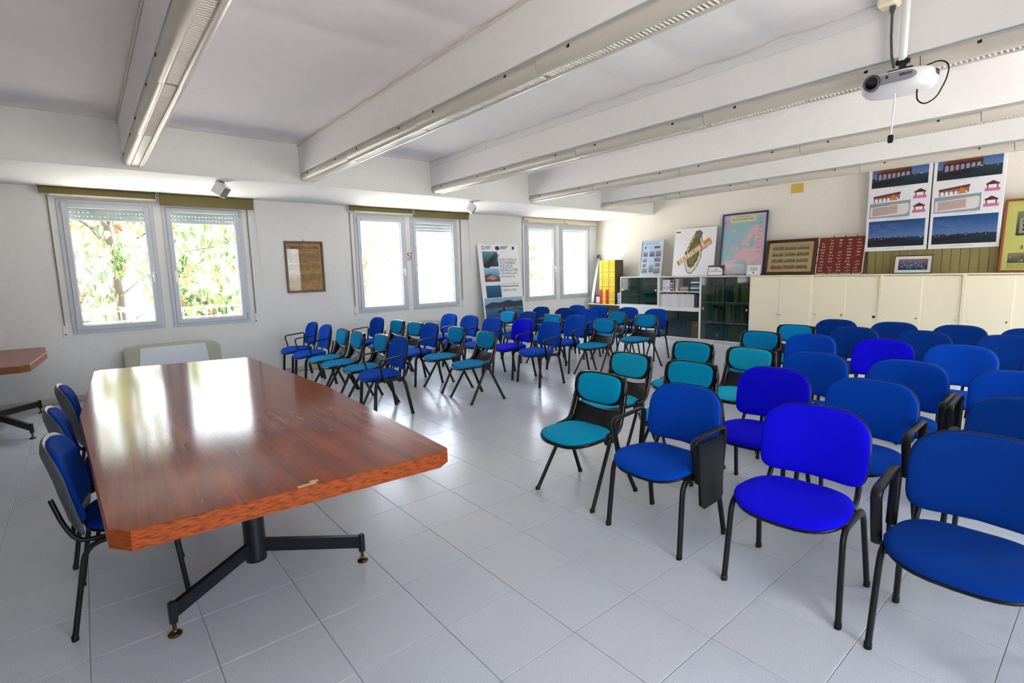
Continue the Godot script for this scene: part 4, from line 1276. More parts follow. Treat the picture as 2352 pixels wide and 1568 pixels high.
func fill_poly(im: Image, pts: Array, c: Color) -> void:
	var w := im.get_width()
	var h := im.get_height()
	var y0 := h
	var y1 := 0
	for p in pts:
		y0 = mini(y0, int(floor(p.y)))
		y1 = maxi(y1, int(ceil(p.y)))
	for y in range(maxi(y0, 0), mini(y1 + 1, h)):
		var xs := []
		var yc := y + 0.5
		for i in pts.size():
			var a: Vector2 = pts[i]
			var b: Vector2 = pts[(i + 1) % pts.size()]
			if (a.y <= yc) != (b.y <= yc): xs.append(a.x + (yc - a.y) / (b.y - a.y) * (b.x - a.x))
		xs.sort()
		for k in range(0, xs.size() - 1, 2):
			var xa := clampi(int(round(xs[k])), 0, w)
			var xb := clampi(int(round(xs[k + 1])), 0, w)
			if xb > xa: im.fill_rect(Rect2i(xa, y, xb - xa, 1), c)

func scaled(pts: Array, s: Vector2, o := Vector2.ZERO) -> Array:
	var r := []
	for p in pts: r.append(Vector2(p[0], p[1]) * s + o)
	return r

func fade_rect(im: Image, r: Rect2i, top: Color, low: Color) -> void:
	for y in r.size.y: im.fill_rect(Rect2i(r.position.x, r.position.y + y, r.size.x, 1), top.lerp(low, y / float(maxi(1, r.size.y - 1))))

func fake_text(im: Image, r: Rect2i, rows: int, c: Color, sd: int) -> void:
	var g := RandomNumberGenerator.new()
	g.seed = sd
	for k in rows:
		var y := r.position.y + int((k + 0.2) * r.size.y / float(rows))
		var x := r.position.x
		while x < r.position.x + r.size.x - 2:
			var l := g.randi_range(3, 12)
			im.fill_rect(Rect2i(x, y, mini(l, r.position.x + r.size.x - x), maxi(1, int(r.size.y * 0.4 / rows))), c)
			x += l + 3

# a harbour photograph: sky, far shore with boats, dark water
func harbour(im: Image, r: Rect2i, sd: int, hall: bool) -> void:
	var g := RandomNumberGenerator.new()
	g.seed = sd
	var hz := int(r.size.y * (0.62 if hall else 0.66))
	fade_rect(im, Rect2i(r.position, Vector2i(r.size.x, hz)), Color(0.06, 0.27, 0.50), Color(0.36, 0.46, 0.66))
	for k in 60:
		var x := r.position.x + g.randi_range(0, int(r.size.x * 0.6))
		var y := r.position.y + int(r.size.y * g.randf_range(0.12, 0.5))
		im.fill_rect(Rect2i(x, y, mini(g.randi_range(10, 46), r.position.x + r.size.x - x), 2), Color(0.45, 0.45, 0.62).lerp(Color(0.22, 0.38, 0.60), g.randf()))
	fade_rect(im, Rect2i(r.position.x, r.position.y + hz, r.size.x, r.size.y - hz), Color(0.10, 0.20, 0.26), Color(0.03, 0.12, 0.15))
	var q := scaled([[0, 0.78], [0.5, 0.70], [0.62, 0.72], [0.5, 0.80], [0, 0.98]], Vector2(r.size), Vector2(r.position))
	fill_poly(im, q, Color(0.12, 0.06, 0.09))
	for k in 46:
		var x := r.position.x + int(r.size.x * g.randf_range(0.03, 0.94))
		var y := r.position.y + hz + g.randi_range(-5, 5)
		var c: Color = [Color(0.85, 0.85, 0.88), Color(0.08, 0.05, 0.07), Color(0.10, 0.06, 0.10), Color(0.35, 0.12, 0.10), Color(0.15, 0.14, 0.22)][g.randi() % 5]
		im.fill_rect(Rect2i(x, y, mini(g.randi_range(3, 14), r.position.x + r.size.x - x), g.randi_range(2, 5)), c)
		if g.randf() < 0.3: im.fill_rect(Rect2i(x, y - g.randi_range(6, 14), 1, 12), Color(0.12, 0.10, 0.16))
	if hall:
		fill_poly(im, scaled([[0.08, 0.42], [0.18, 0.28], [0.68, 0.26], [0.72, 0.38]], Vector2(r.size), Vector2(r.position)), Color(0.42, 0.20, 0.13))
		fill_poly(im, scaled([[0.09, 0.42], [0.71, 0.38], [0.71, 0.60], [0.09, 0.72]], Vector2(r.size), Vector2(r.position)), Color(0.26, 0.11, 0.09))
		for k in 7:
			var x := 0.12 + k * 0.083
			fill_poly(im, scaled([[x, 0.70 - k * 0.012], [x, 0.52], [x + 0.012, 0.48], [x + 0.045, 0.48], [x + 0.057, 0.52], [x + 0.057, 0.69 - k * 0.012]], Vector2(r.size), Vector2(r.position)), Color(0.55, 0.58, 0.68))

func drawings(im: Image, r: Rect2i) -> void:
	var s := Vector2(r.size)
	var o := Vector2(r.position)
	im.fill_rect(r, Color(0.88, 0.88, 0.90))
	fill_poly(im, scaled([[0.0, 0.46], [0.72, 0.42], [0.72, 1.0], [0.0, 1.0]], s, o), Color(0.52, 0.60, 0.66))
	fill_poly(im, scaled([[0.02, 0.60], [0.66, 0.52], [0.70, 0.56], [0.70, 0.86], [0.64, 0.92], [0.02, 0.96]], s, o), Color(0.84, 0.82, 0.80))
	fill_poly(im, scaled([[0.06, 0.62], [0.50, 0.58], [0.50, 0.86], [0.06, 0.92]], s, o), Color(0.72, 0.62, 0.60))
	fill_poly(im, scaled([[0.06, 0.20], [0.54, 0.10], [0.54, 0.18], [0.06, 0.28]], s, o), Color(0.38, 0.16, 0.16))
	fill_poly(im, scaled([[0.07, 0.27], [0.53, 0.18], [0.53, 0.36], [0.07, 0.44]], s, o), Color(0.55, 0.40, 0.36))
	for k in 6:
		var x := 0.09 + k * 0.072
		fill_poly(im, scaled([[x, 0.43], [x, 0.32], [x + 0.026, 0.28], [x + 0.052, 0.32], [x + 0.052, 0.42]], s, o), Color(0.90, 0.90, 0.92))
	fill_poly(im, scaled([[0.38, 0.40], [0.40, 0.16], [0.44, 0.22], [0.50, 0.38]], s, o), Color(0.80, 0.48, 0.16))
	for e in [0.04, 0.54]:
		fill_poly(im, scaled([[0.76, e + 0.36], [0.76, e + 0.26], [0.98, e + 0.26], [0.98, e + 0.36]], s, o), Color(0.78, 0.42, 0.60))
		fill_poly(im, scaled([[0.77, e + 0.12], [0.87, e + 0.02], [0.97, e + 0.12], [0.97, e + 0.15], [0.77, e + 0.15]], s, o), Color(0.30, 0.14, 0.14))
		for x in [0.79, 0.93]: fill_poly(im, scaled([[x, e + 0.14], [x + 0.02, e + 0.14], [x + 0.02, e + 0.27], [x, e + 0.27]], s, o), Color(0.42, 0.22, 0.20))

func print_mat(im: Image, rough := 0.45) -> StandardMaterial3D:
	var m := mat(Color.WHITE, rough)
	m.albedo_texture = ImageTexture.create_from_image(im)
	m.texture_repeat = false
	return m

# a sheet in the x, y plane facing +z with the picture the right way up
func sheet(w: float, h: float, z := 0.0, c := Vector2.ZERO) -> ArrayMesh:
	var st := st_new()
	var a := w * 0.5
	var b := h * 0.5
	quad_uv(st, [Vector3(c.x - a, c.y - b, z), Vector3(c.x + a, c.y - b, z), Vector3(c.x + a, c.y + b, z), Vector3(c.x - a, c.y + b, z)], [Vector2(0, 1), Vector2(1, 1), Vector2(1, 0), Vector2(0, 0)])
	return done(st)

# something flat leaning back against the cabinet wall; its own x runs along the wall, its own z faces the room
func leaning(called: String, label: String, cat: String, x: float, y: float, z: float, lean: float, group := "") -> Node3D:
	var t := thing(called, label, cat, Vector3(x, y, z), 0.0, group)
	t.basis = Basis(Vector3.UP, -PI / 2.0) * Basis(Vector3.RIGHT, -lean)
	return t

# ---------------------------------------------------------------- cabinets
func carcass(t: Node3D, w: float, y0: float, y1: float, m: Material, d := 0.46) -> void:
	var a := w * 0.5
	for s in [-1.0, 1.0]: put("side_panel", boxc(Vector3(0, y0, s * a), Vector3(d, y1, s * (a - 0.018)), 0.002), m, t)
	put("top_panel", boxc(Vector3(0, y1 - 0.020, -a + 0.0182), Vector3(d, y1, a - 0.0182), 0.002), m, t)
	put("bottom_panel", boxc(Vector3(0, y0, -a + 0.0182), Vector3(d, y0 + 0.020, a - 0.0182), 0.002), m, t)
	put("back_panel", boxc(Vector3(d - 0.010, y0 + 0.0202, -a + 0.0182), Vector3(d, y1 - 0.0202, a - 0.0182)), m, t)

func shelf(t: Node3D, w: float, y: float, m: Material, x0 := 0.035) -> void:
	put("shelf", boxc(Vector3(x0, y - 0.018, -w * 0.5 + 0.0184), Vector3(0.448, y, w * 0.5 - 0.0184), 0.001), m, t)

func plinth(t: Node3D, w: float, m: Material) -> void:
	put("plinth", boxc(Vector3(0.03, 0.0, -w * 0.5 + 0.001), Vector3(0.44, 0.0695, w * 0.5 - 0.001)), m, t)

func round_pull(p: Node3D, at: Vector3, r: float, m: Material, hollow := false) -> void:
	var b := Basis(Vector3(0, 0, 1), PI / 2.0)
	put("finger_pull" if hollow else "knob", lathe_mesh([Vector2(0, 0.0), Vector2(r, 0.0), Vector2(r, 0.004), Vector2(r * 0.75, 0.007), Vector2(r * 0.6, 0.003 if hollow else 0.009), Vector2(0, 0.002 if hollow else 0.010)], 16, at, b), m, p)

# two sliding panes or doors between y0 and y1; z0, z1 their span
func sliding_glass(t: Node3D, w: float, y0: float, y1: float, pull_y: float) -> void:
	var a := w * 0.5 - 0.022
	for s in [-1.0, 1.0]:
		var x := 0.014 if s < 0 else 0.022
		var d := put("sliding_pane", boxc(Vector3(x, y0, minf(s * a, -s * 0.012)), Vector3(x + 0.004, y1, maxf(s * a, -s * 0.012)), 0.0008), M.tint, t)
		put("lock_button", lathe_mesh([Vector2(0, 0), Vector2(0.022, 0), Vector2(0.022, 0.004), Vector2(0.012, 0.006), Vector2(0.010, 0.004), Vector2(0, 0.004)], 18, Vector3(x - 0.001, pull_y, s * (a - 0.045)), Basis(Vector3(0, 0, 1), PI / 2.0)), M.chrome, d)
	put("track", boxc(Vector3(0.006, y0 - 0.008, -a), Vector3(0.034, y0 - 0.001, a)), M.cab_white, t)

func book(label: String, at: Vector3, s: Vector3, m: Material, turn := 0.0, grp := "", roll := 0.0, cat := "book", called := "book") -> Node3D:
	var t := thing(called, label, cat, at, 0.0, grp)
	t.basis = Basis(Vector3.UP, turn) * Basis(Vector3.RIGHT, roll)
	# spine towards -x; covers stand proud of the pages
	var st := st_new()
	bc(st, Vector3(0, 0, -s.z * 0.5), Vector3(0.003, s.y, s.z * 0.5), 0.001)
	bc(st, Vector3(0.003, 0, -s.z * 0.5), Vector3(s.x, s.y, -s.z * 0.5 + 0.002))
	bc(st, Vector3(0.003, 0, s.z * 0.5 - 0.002), Vector3(s.x, s.y, s.z * 0.5))
	put("cover", done(st), m, t)
	put("pages", boxc(Vector3(0.0035, 0.003, -s.z * 0.5 + 0.0022), Vector3(s.x - 0.004, s.y - 0.003, s.z * 0.5 - 0.0022)), M.paper, t)
	return t

func build_cabinets() -> void:
	M.paper = mat(Color(0.86, 0.85, 0.80), 0.9)
	M.paper_white = mat(Color(0.90, 0.90, 0.92), 0.9)
	var W := 1.0
	# low cabinet in the corner
	var c0 := thing("low_cabinet", "low white cabinet with dark glass doors in the corner, box files on top", "cabinet", Vector3(CAB_X, 0, -5.85))
	carcass(c0, 0.998, 0.07, 0.722, M.cab_white)
	plinth(c0, 0.998, M.cab_white)
	shelf(c0, 0.998, 0.40, M.cab_white)
	sliding_glass(c0, 0.998, 0.10, 0.695, 0.40)
	# two stacked units: drawers below, glass above
	var c1 := thing("drawer_cabinet", "white cabinet with two doors below a dark glass unit", "cabinet", Vector3(CAB_X, 0, -4.842))
	carcass(c1, 1.014, 0.07, 0.715, M.cab_white)
	plinth(c1, 1.014, M.cab_white)
	for s in [-1.0, 1.0]:
		var d := put("door", boxc(Vector3(-0.004, 0.09, s * 0.003), Vector3(0.014, 0.70, s * 0.500), 0.002), M.cab_white, c1)
		put("finger_slot", boxc(Vector3(-0.0048, 0.672, s * 0.12), Vector3(-0.0035, 0.680, s * 0.38)), M.fixture_rail, d)
	var c1b := thing("glass_cabinet", "small white upper cabinet with dark sliding glass, papers on its shelves", "cabinet", Vector3(CAB_X, 0, -4.842))
	carcass(c1b, 1.014, 0.7165, 1.36, M.cab_white)
	for y in [0.93, 1.085]: shelf(c1b, 1.014, y, M.tint_shelf)
	sliding_glass(c1b, 1.014, 0.752, 1.332, 1.06)
	# open shelves over a glass unit
	var c2 := thing("glass_cabinet", "low white cabinet with dark glass holding blue binders, under open shelves", "cabinet", Vector3(CAB_X, 0, -3.842))
	carcass(c2, 0.982, 0.07, 0.664, M.cab_white)
	plinth(c2, 0.982, M.cab_white)
	sliding_glass(c2, 0.982, 0.10, 0.640, 0.37)
	var c2b := thing("open_bookcase", "white open shelf unit full of journals and books", "bookcase", Vector3(CAB_X, 0, -3.842))
	carcass(c2b, 0.982, 0.6655, 1.36, M.cab_white)
	shelf(c2b, 0.982, 1.050, M.cab_white, 0.01)
	put("foot_rail", boxc(Vector3(0.001, 0.686, -0.472), Vector3(0.02, 0.724, 0.472), 0.002), M.cab_white, c2b)
	# tall glass bookcase
	var c3 := thing("glass_bookcase", "tall white bookcase with dark green sliding glass and rows of books", "bookcase", Vector3(CAB_X, 0, -2.842))
	carcass(c3, 1.016, 0.07, 1.36, M.cab_white)
	plinth(c3, 1.016, M.cab_white)
	for y in [0.452, 0.852]: shelf(c3, 1.016, y, M.cab_white)
	sliding_glass(c3, 1.016, 0.100, 1.332, 0.715)
	# cream cupboards
	var cz := [[-2.333, -1.302, "cream cupboard with hinged doors and twin knobs beside the glass bookcase"], [-1.300, -0.314, "cream cupboard with sliding doors under the red knot board"], [-0.312, 0.670, "cream cupboard with sliding doors under the small harbour photo"], [0.672, 1.652, "cream cupboard with sliding doors below the framed old poster"], [1.654, 2.634, "cream cupboard with sliding doors at the end of the row"]]
	for k in cz.size():
		var z0: float = cz[k][0]
		var z1: float = cz[k][1]
		var w := z1 - z0
		var c := thing("cupboard", cz[k][2], "cupboard", Vector3(CAB_X, 0, (z0 + z1) * 0.5), 0.0, "cream cupboards along the wall")
		carcass(c, w, 0.07, 1.36, M.cream)
		plinth(c, w, M.cream)
		var a := w * 0.5
		if k == 0:
			for s in [-1.0, 1.0]:
				var d := put("door", boxc(Vector3(-0.018, 0.075, s * 0.0022 - 0.0), Vector3(-0.001, 1.335, s * (a - 0.002)), 0.002), M.cream, c)
				round_pull(d, Vector3(-0.018, 0.668, s * 0.024), 0.012, M.chrome)
		else:
			var front := [[-a + 0.02, 0.02, 0.010], [-0.02, a - 0.02, 0.022]]
			for q in 2:
				var e: Array = front[q]
				var d := put("door", boxc(Vector3(e[2], 0.098, e[0]), Vector3(e[2] + 0.010, 1.332, e[1]), 0.0015), M.cream, c)
				var pz: float = e[0] + 0.05 if q == 0 else e[1] - 0.05
				round_pull(d, Vector3(e[2] - 0.0005, 0.695, pz), 0.020, M.cream_dark if k == 1 and q == 0 else M.black_plastic if k == 1 or k == 3 and q == 1 else M.white_paint, true)
				if q == 0: round_pull(d, Vector3(e[2] - 0.0005, 0.700, e[1] - 0.045), 0.011, M.brass)
			put("track", boxc(Vector3(0.002, 0.091, -a + 0.019), Vector3(0.036, 0.097, a - 0.019)), M.cream_dark, c)
	fill_cabinets()

func fill_cabinets() -> void:
	var r := RandomNumberGenerator.new()
	r.seed = 77
	# box files: five across, three high
	M.file_yellow = mat(Color(0.93, 0.80, 0.06), 0.5)
	M.file_red = mat(Color(0.83, 0.14, 0.09), 0.5)
	M.file_side = mat(Color(0.30, 0.30, 0.20), 0.8)
	var proto: Node3D = null
	var rowsn := ["bottom", "middle", "top"]
	for j in 3:
		for k in 5:
			var red := j == 0 and (k == 0 or k == 2)
			var label := "%s box file, %s row of the stack, %s from the corner" % ["red" if red else "yellow", rowsn[j], ORD[k]]
			var o: Node3D
			if proto == null:
				proto = thing("box_file", label, "box file")
				var sb := st_new()
				bc(sb, Vector3(0.004, 0.0, -0.0435), Vector3(0.31, 0.342, 0.0435), 0.001)
				put("case", done(sb), M.file_side, proto)
				var sp := put("spine", boxc(Vector3(0, 0.0005, -0.0442), Vector3(0.006, 0.3415, 0.0442), 0.0015), M.file_yellow, proto)
				put("finger_hole", lathe_mesh([Vector2(0, 0), Vector2(0.013, 0), Vector2(0.013, 0.0016), Vector2(0.009, 0.002), Vector2(0.009, 0.0005), Vector2(0, 0.0005)], 16, Vector3(-0.0002, 0.070, 0), Basis(Vector3(0, 0, 1), PI / 2.0)), M.dark, sp)
				put("printed_lines", boxc(Vector3(-0.0006, 0.13, -0.030), Vector3(0.0, 0.30, 0.030)), M.file_label, sp)
				for q in 5: put("printed_rule", boxc(Vector3(-0.001, 0.150 + q * 0.034, -0.026), Vector3(-0.0005, 0.154 + q * 0.034, 0.026)), M.ink_brown, sp)
				proto.set_meta("stem", "box_file")
				o = proto
			else:
				o = copy_of(proto, label, Vector3.ZERO)
			o.set_meta("group", "box files in the corner stack")
			o.position = Vector3(CAB_X + 0.012 + (0.006 if k % 2 == 1 else 0.0), 0.7225 + j * 0.3425, -5.933 + k * 0.0925)
			o.get_node("spine").material_override = M.file_red if red else M.file_yellow
			o.get_node("spine/printed_lines").material_override = M.file_red_label if red else M.file_label
	var cb := thing("carton", "small brown cardboard box with a white label beside the box files", "box", Vector3(CAB_X + 0.10, 0.7225, -6.095))
	M.card = mat(Color(0.50, 0.27, 0.20), 0.9)
	put("box", boxc(Vector3(0, 0, -0.11), Vector3(0.28, 0.20, 0.105), 0.003), M.card, cb)
	put("label", boxc(Vector3(-0.0012, 0.02, -0.075), Vector3(-0.0002, 0.165, 0.10)), M.paper_white, cb)
	put("flap", boxc(Vector3(0.0, 0.203, -0.10), Vector3(0.13, 0.206, 0.09)), M.card, cb, Vector3.ZERO, Basis(Vector3(0, 0, 1), 0.05))
	# loose papers piled beside the files
	M.violet = mat(Color(0.42, 0.42, 0.78), 0.8)
	var y := 0.7225
	for k in 15:
		var hh := r.randf_range(0.010, 0.022)
		var p := put("paper_bundle", box(Vector3(0.22, hh, 0.085), 0.002), [M.paper_white, M.violet, M.paper_white, M.ink_blue][k % 4])
		tag(p, "bundle of papers, %s from the bottom, pile right of the box files" % ["lowest", "second", "third", "fourth", "fifth", "sixth", "seventh", "eighth", "ninth", "tenth", "eleventh", "twelfth", "thirteenth", "fourteenth", "fifteenth"][k], "papers", "papers piled beside the box files")
		p.position = Vector3(CAB_X + 0.14, y + hh * 0.5, -5.415)
		p.rotation.y = r.randf_range(-0.12, 0.12)
		y += hh + 0.0005
	# metal profile in the corner
	var mp := thing("metal_profile", "long bent silver metal profile leaning in the corner", "metal bar", Vector3(8.44, 0.7235, -6.22))
	put("channel", tube_mesh([Vector3(0.004, 0.008, 0), Vector3(0.06, 0.22, -0.01), Vector3(0.16, 0.50, -0.045), Vector3(0.30, 0.85, -0.10), Vector3(0.405, 1.12, -0.15)], 0.045, 0.010, 10, Vector3(0, 0, 1)), M.fixture_rail, mp)
	put("end_piece", box(Vector3(0.03, 0.10, 0.085), 0.006), M.grey_plastic, mp, Vector3(0.41, 1.13, -0.15), Basis(Vector3(0, 0, 1), -0.35))
	# upper glass unit: folders lying on the shelves
	var fc := [Color(0.16, 0.24, 0.20), Color(0.55, 0.62, 0.12), Color(0.14, 0.20, 0.35), Color(0.45, 0.40, 0.36), Color(0.60, 0.58, 0.50)]
	var fz := [[-5.15, 0.738, 0.05, 3], [-4.90, 0.738, 0.07, 4], [-4.62, 0.738, 0.06, 0], [-5.05, 0.9305, 0.035, 1], [-4.70, 0.9305, 0.06, 2], [-5.12, 1.0855, 0.05, 0], [-4.80, 1.0855, 0.07, 4], [-4.52, 1.0855, 0.09, 1]]
	for k in fz.size():
		var e: Array = fz[k]
		var fo := book("folder lying behind the glass above the white doors", Vector3(CAB_X + 0.10, e[1] + 0.0005, e[0]), Vector3(0.26, e[2], 0.20), book_mat(fc[e[3]]), r.randf_range(-0.15, 0.15), "folders behind the small glass unit", 0.0, "folder", "folder")
		fo.set_meta("label", "folder behind the small upper glass, %s shelf, %s from the corner side" % [["lowest", "middle", "top"][0 if k < 3 else 1 if k < 5 else 2], nth(k if k < 3 else k - 3 if k < 5 else k - 5)])
	# blue and yellow binders behind the lower glass
	var z := -4.27
	var k2 := 0
	while z < -3.42:
		var yel := z > -3.60
		var w2 := 0.062 if not yel else 0.072
		var bk := book("x", Vector3(CAB_X + 0.10, 0.0905, z + w2 * 0.5), Vector3(0.27, 0.335 if yel else 0.36, w2 - 0.003), book_mat(Color(0.80, 0.68, 0.10) if yel else Color(0.08, 0.22, 0.52)), 0.0, "binders behind the low glass doors", 0.0, "binder", "binder")
		bk.set_meta("label", "%s binder behind the low dark glass, %s from the corner side" % ["yellow" if yel else "dark blue", nth(k2)])
		z += w2
		k2 += 1
	# open shelves: journals below, stacks and books above
	z = -4.300
	k2 = 0
	while z < -3.42:
		var dk := z > -3.52
		var w3 := r.randf_range(0.022, 0.040)
		var bk := book("x", Vector3(CAB_X + 0.03, 0.6862, z + w3 * 0.5), Vector3(0.22, r.randf_range(0.295, 0.315), w3 - 0.001), book_mat(Color(0.16, 0.15, 0.20) if dk else Color(0.86, 0.85, 0.84).lerp(Color(0.70, 0.70, 0.74), r.randf() * 0.5)), 0.0, "journals on the open shelf")
		bk.set_meta("label", "%s journal on the lower open shelf, %s from the corner side" % ["dark" if dk else "white", nth(k2)])
		k2 += 1
		z += w3
	for e in [[-4.16, 8, 0.19, [Color(0.86, 0.86, 0.88), Color(0.80, 0.81, 0.86)], "white booklet, wide left stack on the upper open shelf"], [-4.035, 7, 0.045, [Color(0.20, 0.22, 0.42), Color(0.85, 0.85, 0.88)], "booklet, narrow blue-white stack on the upper open shelf"], [-3.745, 5, 0.20, [Color(0.72, 0.64, 0.50), Color(0.55, 0.46, 0.36), Color(0.80, 0.76, 0.66)], "tan book, middle stack on the upper open shelf"], [-3.49, 7, 0.19, [Color(0.10, 0.55, 0.65), Color(0.12, 0.14, 0.18), Color(0.85, 0.84, 0.80), Color(0.10, 0.50, 0.62)], "book, teal stack on the upper open shelf"]]:
		var yy := 1.0505
		for q in e[1]:
			var hh := r.randf_range(0.022, 0.034)
			if e[0] == -3.745: hh = r.randf_range(0.014, 0.026)
			var bk := book("x", Vector3(CAB_X + 0.03 + r.randf_range(0, 0.02), yy, e[0]), Vector3(0.22, hh, e[2] * 0.95), book_mat(e[3][q % e[3].size()]), r.randf_range(-0.015, 0.015), "books on the upper open shelf")
			bk.set_meta("label", e[4] + ", %s from its bottom" % nth(q))
			yy += hh + 0.001
	k2 = 0
	for e in [[-3.985, 0.255, 0.020, Color(0.78, 0.70, 0.60)], [-3.955, 0.25, 0.022, Color(0.20, 0.14, 0.12)], [-3.925, 0.262, 0.030, Color(0.75, 0.75, 0.78)], [-3.888, 0.25, 0.034, Color(0.70, 0.70, 0.74)]]:
		var bk := book("x", Vector3(CAB_X + 0.04, 1.0505, e[0]), Vector3(0.2, e[1], e[2]), book_mat(e[3]), 0.0, "books on the upper open shelf")
		bk.set_meta("label", "upright book between stacks on the upper open shelf, %s from the corner side" % nth(k2))
		k2 += 1
	# tall bookcase: two rows of books and boxes below
	for sh in [[0.8525, -3.20, 0.26, 0.34], [0.4525, -3.16, 0.24, 0.33]]:
		z = sh[1]
		k2 = 0
		while z < -2.42:
			var w4 := r.randf_range(0.020, 0.052)
			var hh := r.randf_range(sh[2], sh[3])
			var lean := r.randf_range(0.0, 0.05)
			var bk := book("x", Vector3(CAB_X + 0.13, sh[0], z + w4 * 0.5), Vector3(0.2, hh, w4 - 0.002), book_mat([Color(0.66, 0.62, 0.22), Color(0.20, 0.30, 0.26), Color(0.72, 0.74, 0.70), Color(0.16, 0.36, 0.44), Color(0.40, 0.44, 0.18), Color(0.12, 0.14, 0.16), Color(0.45, 0.20, 0.12), Color(0.25, 0.45, 0.28)][r.randi() % 8]), 0.0, "books in the tall glass bookcase", 0.0)
			bk.set_meta("label", "book on the %s shelf behind the tall green glass, %s from the corner side" % ["upper" if sh[0] > 0.6 else "middle", nth(k2)])
			k2 += 1
			z += w4 + lean * 0.2
	for e in [[-3.10, 0.38, 0.30, Color(0.10, 0.38, 0.55), "blue storage box on the bottom shelf behind the tall green glass"], [-2.60, 0.40, 0.31, Color(0.38, 0.40, 0.28), "olive storage box on the bottom shelf behind the tall green glass"]]:
		var bxn := thing("storage_box", e[4], "box", Vector3(CAB_X + 0.12, 0.0905, e[0]))
		put("box", boxc(Vector3(0, 0, -e[1] * 0.5), Vector3(0.28, e[2] - 0.05, e[1] * 0.5), 0.004), book_mat(e[3]), bxn)
		put("lid", boxc(Vector3(-0.006, e[2] - 0.0495, -e[1] * 0.5 - 0.006), Vector3(0.286, e[2], e[1] * 0.5 + 0.006), 0.004), book_mat(e[3]), bxn)
		put("label", boxc(Vector3(-0.0015, 0.06, 0.04), Vector3(-0.0002, 0.14, 0.09)), M.paper_white, bxn)

func book_mat(c: Color) -> StandardMaterial3D:
	var key := "book" + c.to_html(false)
	if not M.has(key): M[key] = mat(c, 0.55)
	return M[key]

# ---------------------------------------------------------------- pictures on the cabinets and the leaning board
func frame_of(t: Node3D, w: float, h: float, fw: float, depth: float, m: Material) -> void:
	put("frame", ring_mesh(-w * 0.5, w * 0.5, 0.0, h, fw, 0.0, depth, 0.004), m, t)
	put("backing", boxc(Vector3(-w * 0.5 + 0.004, 0.004, 0.001), Vector3(w * 0.5 - 0.004, h - 0.004, 0.006)), M.paper, t)

func cover_glass(t: Node3D, w: float, h: float, z: float) -> void:
	var g := st_new()
	quad(g, Vector3(-w * 0.5, 0.02, z), Vector3(w * 0.5, 0.02, z), Vector3(w * 0.5, h - 0.02, z), Vector3(-w * 0.5, h - 0.02, z))
	put("glass", done(g), M.pane_pic, t)

